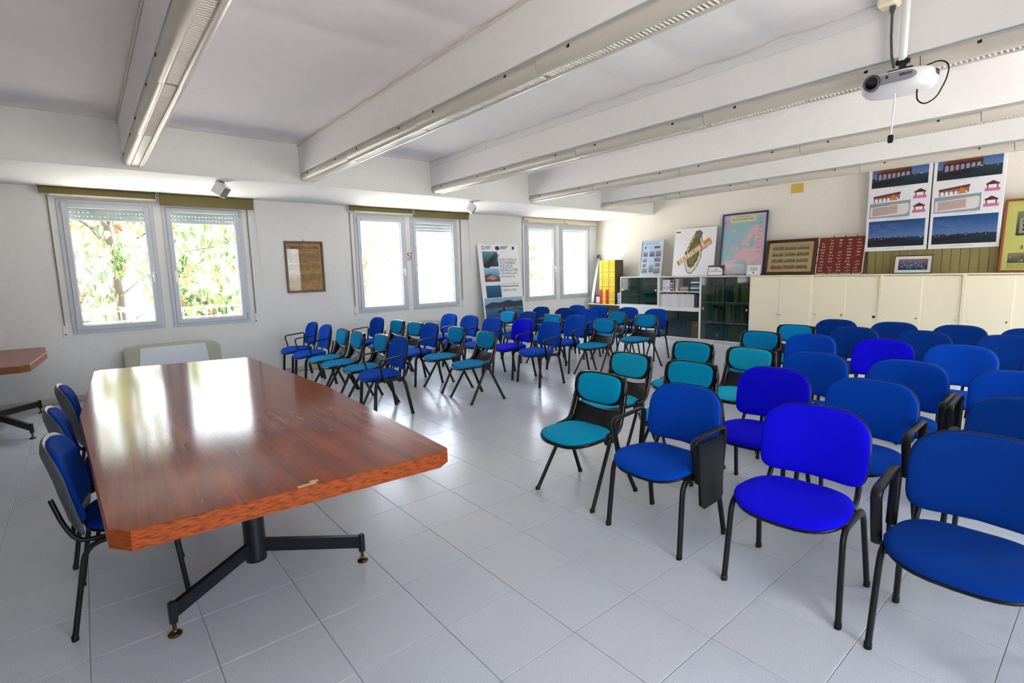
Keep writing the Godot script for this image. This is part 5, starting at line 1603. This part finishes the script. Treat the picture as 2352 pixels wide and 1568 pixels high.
func build_pictures() -> void:
	var top := CAB_TOP + 0.001
	M.frame_white = mat(Color(0.80, 0.81, 0.83), 0.35)
	M.frame_blue = mat(Color(0.04, 0.22, 0.42), 0.35)
	M.frame_brown = mat(Color(0.24, 0.115, 0.05), 0.35)
	M.frame_oak = mat(Color(0.55, 0.30, 0.11), 0.4)
	M.frame_black = mat(Color(0.03, 0.03, 0.035), 0.3)
	var g := RandomNumberGenerator.new()
	g.seed = 9
	# poster of small photographs in a white frame
	var t := leaning("framed_poster", "white framed poster of small photographs standing above the dark glass unit", "poster", 8.70, top, -4.74, 0.14)
	frame_of(t, 0.585, 0.80, 0.020, 0.03, M.frame_white)
	var im := pic(232, 320, Color(0.70, 0.80, 0.88))
	fade_rect(im, Rect2i(0, 0, 232, 320), Color(0.66, 0.82, 0.90), Color(0.70, 0.76, 0.84))
	fake_text(im, Rect2i(40, 14, 150, 22), 2, Color(0.14, 0.25, 0.42), 3)
	fill_poly(im, scaled([[0, -12], [12, 0], [0, 12], [-12, 0]], Vector2.ONE, Vector2(40, 60)), Color(0.12, 0.14, 0.22))
	fill_poly(im, scaled([[-8, -8], [8, -8], [11, 0], [8, 9], [-8, 9], [-11, 0]], Vector2.ONE, Vector2(98, 58)), Color(0.62, 0.58, 0.50))
	im.fill_rect(Rect2i(138, 48, 66, 22), Color(0.14, 0.16, 0.30))
	for e in [[20, 100, 50, 44], [92, 96, 54, 48], [160, 92, 56, 52], [20, 160, 46, 34], [150, 152, 66, 40], [20, 206, 40, 34], [160, 204, 56, 34], [18, 250, 60, 44], [96, 220, 50, 70], [150, 250, 68, 52]]:
		var c1 := Color(g.randf_range(0.05, 0.3), g.randf_range(0.08, 0.3), g.randf_range(0.15, 0.45))
		fade_rect(im, Rect2i(e[0], e[1], e[2], e[3]), c1.lightened(0.5), c1)
		for q in 5: im.fill_rect(Rect2i(e[0] + g.randi_range(0, e[2] - 14), e[1] + g.randi_range(4, e[3] - 8), 12, 5), Color(g.randf(), g.randf() * 0.6, g.randf() * 0.5))
	put("print", sheet(0.55, 0.766, 0.009, Vector2(0, 0.40)), print_mat(im), t)
	cover_glass(t, 0.56, 0.79, 0.017)
	# oyster board
	t = leaning("oyster_board", "white square board printed with a green oyster and a yellow banner", "poster", 8.72, top, -3.72, 0.13)
	put("board", boxc(Vector3(-0.47, 0, 0.0), Vector3(0.47, 0.99, 0.016), 0.002), M.white_print, t)
	im = pic(360, 380, Color(0.93, 0.93, 0.95))
	var shell := []
	var inner := []
	var flesh := []
	for k in 60:
		var a := TAU * k / 60
		var rx := 70.0 - 20.0 * maxf(0.0, -sin(a)) + g.randf_range(-5, 5)
		var ry := 172.0 + g.randf_range(-6, 6)
		var lean := -sin(a) * 26.0
		shell.append(Vector2(184 + cos(a) * rx + lean, 192 + sin(a) * ry))
		inner.append(Vector2(184 + cos(a) * (rx - 5) + lean, 192 + sin(a) * (ry - 6)))
		flesh.append(Vector2(182 + cos(a) * (rx - 15 + g.randf_range(-4, 4)) + lean * 0.9, 180 + sin(a) * (ry - 36)))
	fill_poly(im, shell, Color(0.16, 0.13, 0.10))
	fill_poly(im, inner, Color(0.86, 0.85, 0.80))
	fill_poly(im, flesh, Color(0.36, 0.35, 0.05))
	var core := []
	for k in 40:
		var a := TAU * k / 40
		core.append(Vector2(178 + cos(a) * (34 + g.randf_range(-3, 3)) - sin(a) * 16, 206 + sin(a) * 86))
	fill_poly(im, core, Color(0.44, 0.44, 0.20))
	for k in 26: im.fill_rect(Rect2i(g.randi_range(140, 218), g.randi_range(80, 290), 3, g.randi_range(6, 26)), Color(0.20, 0.22, 0.03).lerp(Color(0.62, 0.60, 0.22), g.randf()))
	fill_poly(im, scaled([[182, 26], [222, 18], [246, 40], [236, 78], [206, 84], [176, 62]], Vector2.ONE), Color(0.42, 0.38, 0.36))
	for k in 30: im.fill_rect(Rect2i(g.randi_range(182, 236), g.randi_range(24, 78), g.randi_range(4, 14), 2), Color(0.14, 0.10, 0.12).lerp(Color(0.75, 0.72, 0.70), g.randf()))
	fill_poly(im, scaled([[114, 178], [102, 190], [108, 214], [122, 212]], Vector2.ONE), Color(0.36, 0.08, 0.10))
	put("print", sheet(0.93, 0.98, 0.0166, Vector2(0, 0.495)), print_mat(im), t)
	var tilt := Basis(Vector3(0, 0, 1), 0.60)
	M.banner = mat(Color(0.78, 0.56, 0.10), 0.5)
	put("banner", box(Vector3(0.86, 0.105, 0.001)), M.banner, t, Vector3(0.0, 0.495, 0.0176), tilt)
	txt("OSTRICHE E...", 0.118, M.white_print, t, Vector3(0.0, 0.495, 0.0186), tilt, true)
	txt("SETTEMBRE 2005", 0.038, M.ink, t, Vector3(0.27, 0.585, 0.0180), tilt, true)
	var mk := st_new()
	for k in 3: prism(mk, PackedVector2Array([Vector2(-0.02, 0.0), Vector2(0.0, -0.022), Vector2(0.02, 0.0), Vector2(0.010, 0.012), Vector2(-0.010, 0.012)]), 0.0166, 0.0174, Transform3D(Basis(), Vector3(-0.43 + k * 0.036, 0.925, 0)))
	put("emblem", done(mk), M.ink, t)
	# map of Europe
	t = leaning("europe_map", "large map of Europe in a dark blue frame", "map", 8.74, top, -2.695, 0.10)
	frame_of(t, 0.885, 1.195, 0.030, 0.028, M.frame_blue)
	im = pic(330, 450, Color(0.60, 0.76, 0.80))
	var pink := Color(0.88, 0.72, 0.74)
	for pl in [
		[[330, 150], [300, 120], [268, 84], [240, 92], [214, 120], [196, 150], [178, 186], [160, 206], [158, 232], [172, 240], [186, 228], [196, 250], [206, 252], [214, 226], [222, 200], [232, 172], [246, 150], [258, 160], [246, 190], [250, 206], [276, 200], [262, 216], [258, 240], [226, 258], [196, 262], [178, 258], [180, 242], [170, 246], [166, 266], [140, 280], [116, 296], [94, 300], [108, 322], [104, 344], [58, 346], [34, 352], [30, 384], [42, 404], [64, 408], [88, 392], [98, 374], [122, 352], [146, 348], [164, 362], [182, 382], [192, 398], [200, 390], [186, 366], [176, 346], [186, 338], [204, 364], [224, 392], [236, 410], [246, 398], [240, 376], [254, 366], [268, 372], [276, 392], [300, 398], [330, 390]],
		[[108, 216], [124, 212], [128, 236], [136, 262], [140, 282], [116, 288], [104, 284], [116, 268], [110, 250], [116, 240]],
		[[82, 246], [98, 240], [104, 256], [98, 272], [82, 276], [78, 262]],
		[[70, 120], [92, 112], [106, 122], [96, 138], [74, 136]],
		[[14, 450], [24, 428], [80, 422], [134, 410], [166, 414], [176, 436], [210, 446], [250, 440], [290, 446], [330, 440], [330, 450]],
		[[160, 402], [182, 400], [178, 412], [162, 410]], [[136, 372], [146, 370], [146, 392], [136, 392]]]:
		fill_poly(im, scaled(pl, Vector2.ONE), pink)
	im.fill_rect(Rect2i(0, 0, 330, 18), pink)
	im.fill_rect(Rect2i(312, 0, 18, 450), pink)
	im.fill_rect(Rect2i(4, 6, 44, 90), Color(0.80, 0.70, 0.80))
	im.fill_rect(Rect2i(52, 6, 200, 54), Color(0.86, 0.84, 0.68))
	fake_text(im, Rect2i(92, 14, 120, 12), 1, Color(0.16, 0.15, 0.16), 5)
	fake_text(im, Rect2i(66, 32, 170, 14), 1, Color(0.16, 0.15, 0.16), 6)
	fake_text(im, Rect2i(8, 40, 36, 50), 7, Color(0.45, 0.40, 0.50), 7)
	for q in [[126, 150, 150, 96], [34, 300, 60, 210], [110, 412, 190, 424], [70, 200, 84, 190], [210, 70, 250, 76]]:
		for s in 9:
			var p := Vector2(q[0], q[1]).lerp(Vector2(q[2], q[3]), s / 8.0)
			im.fill_rect(Rect2i(int(p.x), int(p.y), 4, 2), Color(0.18, 0.30, 0.42))
	for k in 9: fake_text(im, Rect2i(270, 40 + k * 30, 34, 12), 2, Color(0.35, 0.42, 0.50), 20 + k)
	put("print", sheet(0.83, 1.14, 0.009, Vector2(0, 0.5975)), print_mat(im), t)
	cover_glass(t, 0.84, 1.18, 0.018)
	# award plaques in front of it
	t = leaning("award_plaque", "small brown edged award plaque with white arch leaning on the oyster board", "plaque", 8.46, top, -3.055, 0.20)
	M.plaque = mat(Color(0.34, 0.22, 0.19), 0.5)
	put("plate", boxc(Vector3(-0.17, 0, 0), Vector3(0.17, 0.205, 0.010), 0.002), M.plaque, t)
	var arch := PackedVector2Array([Vector2(-0.155, 0.012), Vector2(0.14, 0.012), Vector2(0.138, 0.10)])
	for k in 8: arch.append(Vector2(0.13 * cos(PI * 0.5 * k / 8.0) + 0.006, 0.10 + 0.07 * sin(PI * 0.5 * k / 8.0)))
	arch.append(Vector2(-0.155, 0.172))
	put("paper", prism_mesh(arch, 0.010, 0.0112), M.white_print, t)
	txt("Oggi", 0.026, M.ink, t, Vector3(0.0, 0.125, 0.0114), Basis(), true)
	txt("Premio del Turismo", 0.026, M.ink, t, Vector3(0.0, 0.090, 0.0114), Basis(), true)
	t = leaning("award_certificate", "small white framed certificate leaning on the map of Europe", "certificate", 8.48, top, -2.325, 0.20)
	put("plate", boxc(Vector3(-0.132, 0, 0), Vector3(0.132, 0.195, 0.010), 0.002), M.frame_white, t)
	put("paper", boxc(Vector3(-0.118, 0.014, 0.010), Vector3(0.118, 0.181, 0.0112)), M.white_print, t)
	var cl := st_new()
	for q in 5: bc(cl, Vector3(-0.08 + 0.01 * (q % 2), 0.145 - q * 0.014, 0.0112), Vector3(0.08 - 0.012 * (q % 3), 0.150 - q * 0.014, 0.0118))
	bc(cl, Vector3(-0.012, 0.040, 0.0112), Vector3(0.012, 0.066, 0.0118))
	tag(put("small_print", done(cl), M.frame_brown, t), "", "", "", "stuff")
	var sl := thing("acrylic_stand", "clear acrylic leaflet stand in front of the map of Europe", "stand", Vector3(8.52, top, -2.69))
	var ac := st_new()
	for k in 10:
		var a0 := lerpf(-1.2, 1.2, k / 10.0)
		var a1 := lerpf(-1.2, 1.2, (k + 1) / 10.0)
		quad(ac, Vector3(-0.06 * cos(a1), 0, 0.20 * sin(a1)), Vector3(-0.06 * cos(a0), 0, 0.20 * sin(a0)), Vector3(-0.06 * cos(a0), 0.17 + 0.06 * cos(a0), 0.20 * sin(a0)), Vector3(-0.06 * cos(a1), 0.17 + 0.06 * cos(a1), 0.20 * sin(a1)), 1)
	put("shield", done(ac), glass(Color(0.92, 0.93, 0.92), 0.25, 0.05), sl)
	put("base", boxc(Vector3(-0.05, 0, -0.19), Vector3(0.05, 0.004, 0.19)), M.frame_white, sl)
	# framed engravings
	t = leaning("framed_engravings", "brown framed sheet of twelve old landscape engravings", "picture", 8.66, top, -1.79, 0.20)
	frame_of(t, 0.86, 0.635, 0.052, 0.028, M.frame_brown)
	im = pic(330, 240, Color(0.76, 0.62, 0.33))
	im.fill_rect(Rect2i(26, 14, 278, 208), Color(0.70, 0.58, 0.34))
	for j in 4:
		for k in 3:
			var rx := 30 + k * 91
			var ry := 20 + j * 50
			fade_rect(im, Rect2i(rx, ry, 86, 42), Color(0.72, 0.64, 0.42), Color(0.40, 0.36, 0.20))
			var hill := [Vector2(rx, ry + 42), Vector2(rx, ry + g.randi_range(16, 30)), Vector2(rx + 22, ry + g.randi_range(8, 24)), Vector2(rx + 48, ry + g.randi_range(14, 30)), Vector2(rx + 70, ry + g.randi_range(8, 26)), Vector2(rx + 86, ry + g.randi_range(18, 32)), Vector2(rx + 86, ry + 42)]
			fill_poly(im, hill, Color(0.34, 0.31, 0.18))
			for q in 26: im.fill_rect(Rect2i(rx + g.randi_range(0, 74), ry + g.randi_range(20, 40), g.randi_range(3, 12), 1), Color(0.15, 0.14, 0.09).lerp(Color(0.66, 0.58, 0.36), g.randf()))
			for q in 3: im.fill_rect(Rect2i(rx + g.randi_range(0, 78), ry + g.randi_range(22, 30), 7, 10), Color(0.12, 0.12, 0.08))
	put("print", sheet(0.77, 0.545, 0.009, Vector2(0, 0.3175)), print_mat(im), t)
	cover_glass(t, 0.78, 0.62, 0.018)
	# board of sailors' knots
	t = leaning("knot_board", "red brown board of small rope knots edged with white rope", "board", 8.66, top, -0.99, 0.20)
	M.knot_red = mat(Color(0.42, 0.10, 0.035), 0.55)
	put("board", boxc(Vector3(-0.355, 0.004, 0), Vector3(0.355, 0.640, 0.016), 0.003), M.knot_red, t)
	M.rope = mat(Color(0.82, 0.76, 0.66), 0.9)
	var rope := rounded([Vector3(-0.1, 0.008, 0.020), Vector3(-0.345, 0.008, 0.020), Vector3(-0.345, 0.632, 0.020), Vector3(0.345, 0.632, 0.020), Vector3(0.345, 0.008, 0.020), Vector3(-0.09, 0.008, 0.020)], 0.03, 4)
	put("rope_edge", tube_mesh(rope, 0.008, 0.008, 8), M.rope, t)
	for k in 9: put("rope_binding", box(Vector3(0.022, 0.022, 0.020), 0.004), M.knot_red, t, [Vector3(-0.12, 0.632, 0.02), Vector3(0.05, 0.632, 0.02), Vector3(0.22, 0.632, 0.02), Vector3(-0.345, 0.20, 0.02), Vector3(-0.345, 0.34, 0.02), Vector3(-0.345, 0.47, 0.02), Vector3(-0.16, 0.008, 0.02), Vector3(0.02, 0.008, 0.02), Vector3(0.2, 0.008, 0.02)][k])
	for j in 11:
		for k in 5:
			if (j * 5 + k) % 13 == 11: continue
			var c := Vector3(-0.27 + k * 0.132 + g.randf_range(-0.01, 0.01), 0.058 + j * 0.0515, 0.019)
			var pts := []
			var tw := g.randi_range(1, 3)
			var ll := g.randf_range(0.022, 0.040)
			for s in 13:
				var a := s / 12.0
				pts.append(c + Vector3(lerpf(-ll, ll, a) + 0.010 * sin(a * TAU * tw), 0.011 * sin(a * TAU * tw + k), 0.003 * cos(a * TAU * tw)))
			put("knot", tube_mesh(pts, 0.0035, 0.0035, 5), M.rope, t)
	# slatted box behind the big boards
	var sb := thing("slatted_panel", "box faced with olive vertical slats behind the big harbour boards", "panel", Vector3(8.74, top, 0.18))
	M.slat = tri_tex(mat(Color(0.68, 0.62, 0.40), 0.7), noise_tex(0.3, 128, FastNoiseLite.TYPE_CELLULAR, 1, ramp([[0.0, Color(0.7, 0.7, 0.66)], [1.0, Color(1, 1, 1)]]), 71), 6.0)
	put("core", boxc(Vector3(0.013, 0, -0.785), Vector3(0.155, 0.46, 0.785)), M.slat, sb)
	var slat := box(Vector3(0.012, 0.458, 0.098), 0.002)
	for k in 15: put("slat", slat, M.slat, sb, Vector3(0.006, 0.229, -0.728 + k * 0.104))
	# the two big boards
	for q in 2:
		var zc := -0.247 if q == 0 else 0.560
		var w := 0.790 if q == 0 else 0.780
		t = leaning("harbour_board", ["tall board with harbour photographs and plans, next to the knot board", "tall board with harbour photographs and plans, next to the old framed poster"][q], "poster", 8.728, 1.718, zc, 0.0, "harbour boards")
		put("board", boxc(Vector3(-w * 0.5, 0, 0.0), Vector3(w * 0.5, 1.400, 0.018), 0.002), M.white_print, t)
		im = pic(320, 570, Color(0.88, 0.88, 0.90))
		harbour(im, Rect2i(14, 12, 292, 160), 3 + q, true)
		drawings(im, Rect2i(10, 190, 300, 172))
		harbour(im, Rect2i(12, 382, 296, 164), 13 + q, false)
		for e in [[110, 177], [110, 367], [110, 555]]: fake_text(im, Rect2i(e[0], e[1], 100, 5), 1, Color(0.35, 0.35, 0.40), e[1] + q)
		put("print", sheet(w - 0.012, 1.388, 0.0186, Vector2(0, 0.70)), print_mat(im, 0.35), t)
	# small harbour photograph
	t = leaning("framed_photo", "small black framed aerial photograph of boats with a cream mat", "picture", 8.60, top, 0.025, 0.16)
	frame_of(t, 0.47, 0.275, 0.012, 0.018, M.frame_black)
	put("mat", boxc(Vector3(-0.224, 0.011, 0.006), Vector3(0.224, 0.264, 0.008)), M.paper, t)
	im = pic(200, 100, Color(0.16, 0.30, 0.48))
	fade_rect(im, Rect2i(0, 0, 200, 100), Color(0.55, 0.38, 0.42), Color(0.06, 0.12, 0.24))
	for k in 90: fill_poly(im, scaled([[0, 0], [16, -4], [20, 2], [4, 7]], Vector2.ONE * g.randf_range(0.4, 1.0), Vector2(g.randf_range(10, 180), g.randf_range(22, 92))), Color(0.06, 0.10, 0.18).lerp(Color(0.45, 0.72, 0.88), g.randf()))
	put("print", sheet(0.36, 0.165, 0.0086, Vector2(0, 0.1375)), print_mat(im), t)
	# old framed poster at the right
	t = leaning("framed_poster", "oak framed yellowed poster with old photographs of a building", "poster", 8.66, top, 1.46, 0.12)
	frame_of(t, 0.98, 0.99, 0.030, 0.03, M.frame_oak)
	im = pic(300, 300, Color(0.72, 0.72, 0.40))
	for k in 900: im.set_pixel(g.randi_range(0, 299), g.randi_range(0, 299), Color(0.66, 0.66, 0.36).lerp(Color(0.78, 0.77, 0.46), g.randf()))
	fade_rect(im, Rect2i(34, 46, 130, 104), Color(0.46, 0.47, 0.38), Color(0.20, 0.20, 0.16))
	fill_poly(im, scaled([[44, 76], [100, 64], [150, 76], [150, 140], [44, 140]], Vector2.ONE), Color(0.56, 0.56, 0.46))
	for j in 3:
		for k in 4: im.fill_rect(Rect2i(54 + k * 24, 84 + j * 18, 10, 10), Color(0.16, 0.16, 0.13))
	for e in [[18, 224, 80, 44], [112, 224, 80, 44]]:
		fade_rect(im, Rect2i(e[0], e[1], e[2], e[3]), Color(0.50, 0.49, 0.38), Color(0.24, 0.23, 0.18))
		for k in 12: im.fill_rect(Rect2i(e[0] + g.randi_range(2, 70), e[1] + g.randi_range(10, 30), 5, 12), Color(0.14, 0.13, 0.11).lerp(Color(0.6, 0.6, 0.5), g.randf()))
	fake_text(im, Rect2i(18, 272, 70, 22), 3, Color(0.25, 0.22, 0.12), 8)
	put("print", sheet(0.925, 0.935, 0.009, Vector2(0, 0.495)), print_mat(im), t)
	txt("CONVEGNO", 0.10, M.ink, t, Vector3(-0.28, 0.86, 0.0102), Basis(), true, "Droid Serif", false)
	txt("3 agosto", 0.060, M.ink, t, Vector3(-0.30, 0.335, 0.0102), Basis(), true, "Droid Serif", false)
	# yellow wall box
	var yb := thing("wall_box", "square yellow junction box high on the wall above the cupboards", "box", Vector3(XB, 2.882, -1.793))
	M.box_yellow = mat(Color(0.80, 0.68, 0.30), 0.6)
	put("case", boxc(Vector3(-0.016, -0.078, -0.102), Vector3(-0.0005, 0.078, 0.102), 0.004), M.box_yellow, yb)
	put("lid", boxc(Vector3(-0.020, -0.070, -0.094), Vector3(-0.0162, 0.070, 0.094), 0.002), M.box_yellow, yb)
	# tall board of the aquaculture meeting, leaning by the windows
	var b := thing("meeting_board", "tall white board for a shellfish meeting with sea photographs, leaning between windows", "poster", Vector3(5.745, 0.001, ZA + 0.33))
	b.basis = Basis(Vector3.RIGHT, -0.135)
	var bw := 1.085
	var bh := 2.13
	put("board", boxc(Vector3(-bw * 0.5, 0, 0), Vector3(bw * 0.5, bh, 0.012), 0.002), M.white_print, b)
	im = pic(300, 590, Color(0.93, 0.93, 0.94))
	fade_rect(im, Rect2i(28, 40, 110, 88), Color(0.36, 0.58, 0.66), Color(0.03, 0.14, 0.22))
	for k in 6: fill_poly(im, scaled([[110, 0], [114, 0], [22, 84], [8, 84]], Vector2.ONE, Vector2(-10 + k * 5 + 24, 44 + k * 3)), Color(0.02, 0.06, 0.09))
	im.fill_rect(Rect2i(0, 40, 28, 90), Color(0.93, 0.93, 0.94))
	fade_rect(im, Rect2i(28, 136, 110, 80), Color(0.62, 0.80, 0.88), Color(0.10, 0.42, 0.60))
	fill_poly(im, scaled([[28, 180], [70, 168], [138, 196], [138, 216], [28, 216]], Vector2.ONE), Color(0.40, 0.26, 0.22))
	fill_poly(im, scaled([[40, 196], [80, 176], [120, 196], [90, 206]], Vector2.ONE), Color(0.70, 0.56, 0.54))
	fade_rect(im, Rect2i(28, 238, 110, 70), Color(0.06, 0.42, 0.56), Color(0.02, 0.22, 0.34))
	for k in 8: im.fill_rect(Rect2i(34 + k * 11, 254 + (k * 7) % 9, 2, 7), Color(0.02, 0.10, 0.16))
	fade_rect(im, Rect2i(8, 310, 284, 66), Color(0.52, 0.72, 0.86), Color(0.50, 0.62, 0.74))
	fill_poly(im, scaled([[8, 350], [60, 334], [120, 338], [180, 326], [230, 336], [292, 332], [292, 372], [8, 372]], Vector2.ONE), Color(0.20, 0.20, 0.24))
	fade_rect(im, Rect2i(8, 368, 284, 100), Color(0.20, 0.48, 0.68), Color(0.01, 0.10, 0.18))
	for e in [[96, 386, 60, 12], [210, 376, 46, 5], [250, 380, 40, 6], [200, 430, 50, 8], [12, 372, 60, 3]]: fill_poly(im, scaled([[0, 0.3], [0.1, 0], [0.9, 0], [1, 0.4], [0.85, 1], [0.1, 1]], Vector2(e[2], e[3]), Vector2(e[0], e[1])), Color(0.05, 0.05, 0.08))
	fill_poly(im, scaled([[134, 366], [140, 360], [146, 364], [150, 378], [158, 396], [154, 410], [150, 448], [140, 448], [138, 408], [132, 396], [136, 376]], Vector2.ONE), Color(0.08, 0.05, 0.07))
	fill_poly(im, scaled([[136, 362], [140, 357], [144, 362], [141, 368]], Vector2.ONE), Color(0.62, 0.42, 0.36))
	for k in 7: im.fill_rect(Rect2i(24 + k * 38, 492, 22, 20), Color.from_hsv(g.randf(), 0.5, 0.55))
	put("print", sheet(bw - 0.01, bh - 0.01, 0.0126, Vector2(0, bh * 0.5)), print_mat(im), b)
	M.navy_ink = mat(Color(0.10, 0.18, 0.40), 0.7)
	M.grey_ink = mat(Color(0.30, 0.32, 0.36), 0.7)
	var tx := -0.02
	var ty := 1.80
	for e in [["Expert meeting on", 0.070, 1.815, M.grey_ink], ["SUSTAINABLE", 0.086, 1.742, M.navy_ink], ["SHELLFISH", 0.086, 1.665, M.navy_ink], ["AQUACULTURE", 0.086, 1.588, M.navy_ink], ["in the Mediterranean", 0.058, 1.520, M.grey_ink], ["and the Black Sea", 0.058, 1.450, M.grey_ink], ["Cattolica | Italy", 0.066, 1.165, M.grey_ink]]:
		txt(e[0], e[1], e[3], b, Vector3(tx, e[2], 0.0132), Basis().scaled(Vector3(0.86, 1, 1)), false, "Droid Sans", false)
	var rules := st_new()
	bc(rules, Vector3(tx, 1.292, 0.0128), Vector3(0.47, 1.298, 0.0134))
	for k in 9: bc(rules, Vector3(tx + k * 0.053, 1.232, 0.0128), Vector3(tx + k * 0.053 + 0.038, 1.256, 0.0134))
	tag(put("small_print", done(rules), M.grey_ink, b), "", "", "", "stuff")
	var lg := Basis(Vector3.RIGHT, PI / 2.0)
	put("emblem", lathe_mesh([Vector2(0.030, 0), Vector2(0.030, 0.0012), Vector2(0.040, 0.0012), Vector2(0.040, 0)], 24, Vector3(-0.40, 2.055, 0.0126), lg), M.navy_ink, b)
	put("emblem", box(Vector3(0.010, 0.05, 0.0012)), M.navy_ink, b, Vector3(-0.40, 2.055, 0.0132))
	var ov := st_new()
	prism(ov, super_outline(0.062, 0.042, 2.0, 24), 0.0126, 0.0136, Transform3D(Basis(), Vector3(-0.03, 2.05, 0)))
	put("emblem", done(ov), M.navy_ink, b)
	put("emblem", box(Vector3(0.060, 0.060, 0.0012)), M.navy_ink, b, Vector3(0.40, 2.055, 0.0132))
	var lt := st_new()
	for k in 3:
		bc(lt, Vector3(-0.34, 2.078 - k * 0.022, 0.0128), Vector3(-0.19 - 0.02 * k, 2.088 - k * 0.022, 0.0134))
		bc(lt, Vector3(0.045, 2.078 - k * 0.022, 0.0128), Vector3(0.26 - 0.03 * k, 2.090 - k * 0.022, 0.0134))
	tag(put("small_print", done(lt), M.navy_ink, b), "", "", "", "stuff")
